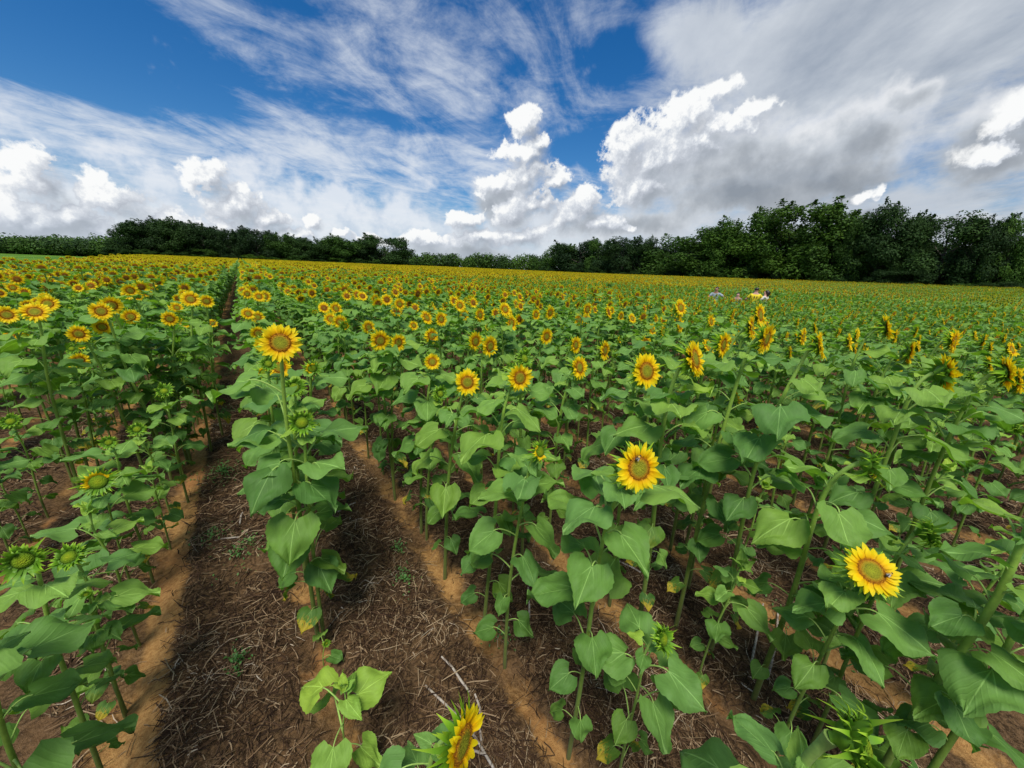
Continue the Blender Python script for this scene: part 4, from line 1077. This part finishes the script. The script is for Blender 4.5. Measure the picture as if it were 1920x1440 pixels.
def person(x, y, H_, face, label, shirt, skinm, arms, hair='short', lean=0., wide=1.):
    """arms: (left hand, right hand) offsets in the body frame: x to the person's right, y ahead, z up, in units of height"""
    z = gz(x, y); r = empty('person', (x, y, z), label=label, cat='person'); r.rotation_euler = (0, 0, -face); k = H_
    sh = .80; P = {}
    def S(p): return tuple(c*k for c in p)
    la, ra = arms
    pts = [(0, 0, .53), (0, .005, .62), (0, lean*.5, .74), (0, lean, .825), (0, lean+.004, .862), (0, lean+.012, .922), (0, lean+.008, .962),
           (-.095, lean, .80), ((-.13+la[0])/2-.035, (la[1]+lean)/2-.02, (.80+la[2])/2-.03), la, (la[0]*1.06, la[1]*1.06+.01, la[2]+.012),
           (.095, lean, .80), ((.13+ra[0])/2+.035, (ra[1]+lean)/2-.02, (.80+ra[2])/2-.03), ra, (ra[0]*1.06, ra[1]*1.06+.01, ra[2]+.012),
           (-.052, 0, .49), (-.055, .01, .27), (-.055, -.005, .045), (-.058, .07, .018),
           (.052, 0, .49), (.055, .01, .27), (.055, -.005, .045), (.058, .07, .018)]
    ed = [(0, 1), (1, 2), (2, 3), (3, 4), (4, 5), (5, 6), (3, 7), (7, 8), (8, 9), (9, 10), (3, 11), (11, 12), (12, 13), (13, 14), (0, 15), (15, 16), (16, 17), (17, 18), (0, 19), (19, 20), (20, 21), (21, 22)]
    rad = [(.085, .06), (.078, .055), (.09, .06), (.06, .045), .036, (.053, .060), (.042, .050), .032, .024, .016, .018, .032, .024, .016, .018, .052, .034, .022, .024, .052, .034, .022, .024]
    rad = [tuple(q*k for q in (v if isinstance(v, tuple) else (v, v))) for v in rad]
    b = skin('body', [S(p) for p in pts], ed, rad, skinm, r)
    # nose and ears grow from the head as small parts of the face
    tp = [0, 1, 2, 3, 7, 8, 11, 12]; idx = {v: i for i, v in enumerate(tp)}
    p2 = [pts[i] for i in tp]; p2[idx[8]] = tuple(np.array(pts[7])*.25+np.array(pts[8])*.75); p2[idx[12]] = tuple(np.array(pts[11])*.25+np.array(pts[12])*.75)
    e2 = [(0, 1), (1, 2), (2, 3), (3, 4), (4, 5), (3, 6), (6, 7)]
    r2 = [(.100, .075), (.092, .068), (.102, .072), (.064, .050), .043, .037, .043, .037]
    r2[0:3] = [(a*wide, b*wide) for a, b in r2[0:3]]
    r2 = [tuple(q*k for q in (v if isinstance(v, tuple) else (v, v))) for v in r2]
    skin('shirt', [S(p) for p in p2], e2, r2, shirt, r)
    tl = [0, 15, 16, 17, 19, 20, 21]; p3 = [pts[i] for i in tl]; e3 = [(0, 1), (1, 2), (2, 3), (0, 4), (4, 5), (5, 6)]
    r3 = [(.096, .070), .062, .044, .034, .062, .044, .034]; r3 = [tuple(q*k for q in (v if isinstance(v, tuple) else (v, v))) for v in r3]
    skin('trousers', [S(p) for p in p3], e3, r3, M_TRO, r)
    hp = [(0, lean-.020, .908), (0, lean-.008, .966), (0, lean+.026, .974)]; hr = [(.060, .056), (.054, .050), (.042, .028)]
    he = [(0, 1), (1, 2)]
    if hair == 'long': hp += [(0, lean-.045, .90), (0, lean-.05, .84)]; hr += [.036, .022]; he += [(0, 3), (3, 4)]
    skin('hair', [S(p) for p in hp], he, [tuple(q*k for q in (v if isinstance(v, tuple) else (v, v))) for v in hr], M_HAIR, r)
    mb = MB(); dome_mb = MB()
    for sx in (-1, 1):
        e = MB(); dome(e, .006*k, .004*k, 0, 4, 8); mb.addm(e, m4(np.array([[1, 0, 0], [0, 0, 1], [0, -1, 0]]), (sx*.018*k, (lean+.066)*k, .934*k)))
    link('eyes', mb.mesh('eyes', [M_BLK]), r)
    return r
def bearing_to_cam(x, y): return math.atan2(-x, -y)
p1 = person(18.67, 8.92, 1.71, bearing_to_cam(18.67, 8.92)+.25, 'adult in a pale grey-blue shirt reaching one arm over the sunflowers', M_BLU, M_SKIN2, ((-.30, .12, .70), (.10, .22, .66)))
p2 = person(19.14, 8.1, 1.49, bearing_to_cam(19.14, 8.1)+.1, 'dark-haired child in a dark floral top among the sunflowers', M_FLO, M_SKIN, ((-.14, .12, .60), (.14, .12, .60)))
p3 = person(19.67, 7.56, 1.77, bearing_to_cam(19.67, 7.56)+math.pi-.15, 'man in a yellow shirt with dark marks seen from behind', M_YEL, M_SKIN, ((-.20, .10, .60), (.22, .08, .62)), wide=1.25)
for sx in (-.03, .03):
    mb = MB(); dome(mb, .022*1.7, .003, 0, 4, 12); q = mb.mesh('shirt_print', [M_BLK]); o = link('shirt_print', q, p3, Matrix(m4(np.array([[.62, 0, 0], [0, 0, -1], [0, 1.5, 0]]), (sx*1.7, -.172, .745*1.77)).tolist()))
p4 = person(20.02, 7.22, 1.67, bearing_to_cam(20.0, 7.2)+1.9, 'person with dark ponytail and pale top beside the man in yellow', M_PNK, M_SKIN, ((-.12, .2, .64), (.14, .2, .64)), 'long', .02)
M_BEE = fl('bee_dark', (.012, .008, .004), (.03, .02, .01), 300, Roughness=.6); M_BEE2 = fl('bee_fuzz', (.45, .28, .03), (.6, .4, .06), 600, Roughness=.9)
M_WING = mat('bee_wing', lambda g, p: g.put(p.inputs['Base Color'], (.5, .48, .42, 1)), Roughness=.2, Alpha=.5)
def bee(loc, n, label):
    r = empty('bee', loc, label=label, cat='bee', group='bees on the sunflower heads'); r.rotation_mode = 'QUATERNION'
    B = Matrix(basis_z(n, .6).tolist()).to_quaternion(); r.rotation_quaternion = B
    def ell(c, s, m, nm):
        mb = MB(); V = []; nr, nc = 7, 10
        for i in range(nr):
            t = math.pi*i/(nr-1)
            for j in range(nc): a = 6.283*j/nc; V.append((c[0]+s[0]*math.cos(t), c[1]+s[1]*math.sin(t)*math.cos(a), c[2]+s[2]*math.sin(t)*math.sin(a)))
        mb.add(V, grid_faces(nr, nc, 0, True)); return link(nm, mb.mesh(nm, [m]), r)
    ell((-.007, 0, .005), (.008, .0045, .004), M_BEE, 'abdomen'); ell((.002, 0, .006), (.0045, .0042, .004), M_BEE2, 'thorax'); ell((.008, 0, .0055), (.0028, .003, .0025), M_BEE, 'head')
    for s in (-1, 1):
        mb = MB(); V = [(.001, 0, .009), (-.004, s*.004, .011), (-.012, s*.006, .010), (-.011, s*.002, .010)]; mb.add(V, [(0, 1, 2, 3)]); link('wing', mb.mesh('wing', [M_WING]), r)
        mb = MB()
        for q in (-.003, .001, .005): tube(mb, [(q, 0, .005), (q-.001, s*.005, .005), (q-.002, s*.007, 0)], [.0005]*3, 3)
        link('leg', mb.mesh('leg', [M_BEE]), r)
def on_head(i, dx, dy):
    kd, bx, by, px, py, pz, size = HEROES[i]; h = [o for o in COL.objects if o.name.startswith('flower_head') and o.parent and abs(o.parent.location.x-bx) < 1e-3 and abs(o.parent.location.y-by) < 1e-3][0]
    M = h.parent.matrix_basis @ h.matrix_basis; n = (M.to_3x3() @ Vector((0, 0, 1))).normalized()
    # up and sideways within the disc plane
    u = (Vector((0, 0, 1)) - n*n.z).normalized(); w = n.cross(u)
    return M.translation + u*dy + w*dx + n*.014, tuple(n)
l, n = on_head(0, .006, .036); bee(l, n, 'dark bumblebee on the disc of the nearest upright open sunflower')
l, n = on_head(12, -.042, .0); bee(l, n, 'dark bee at the rim of the upward-facing sunflower disc')
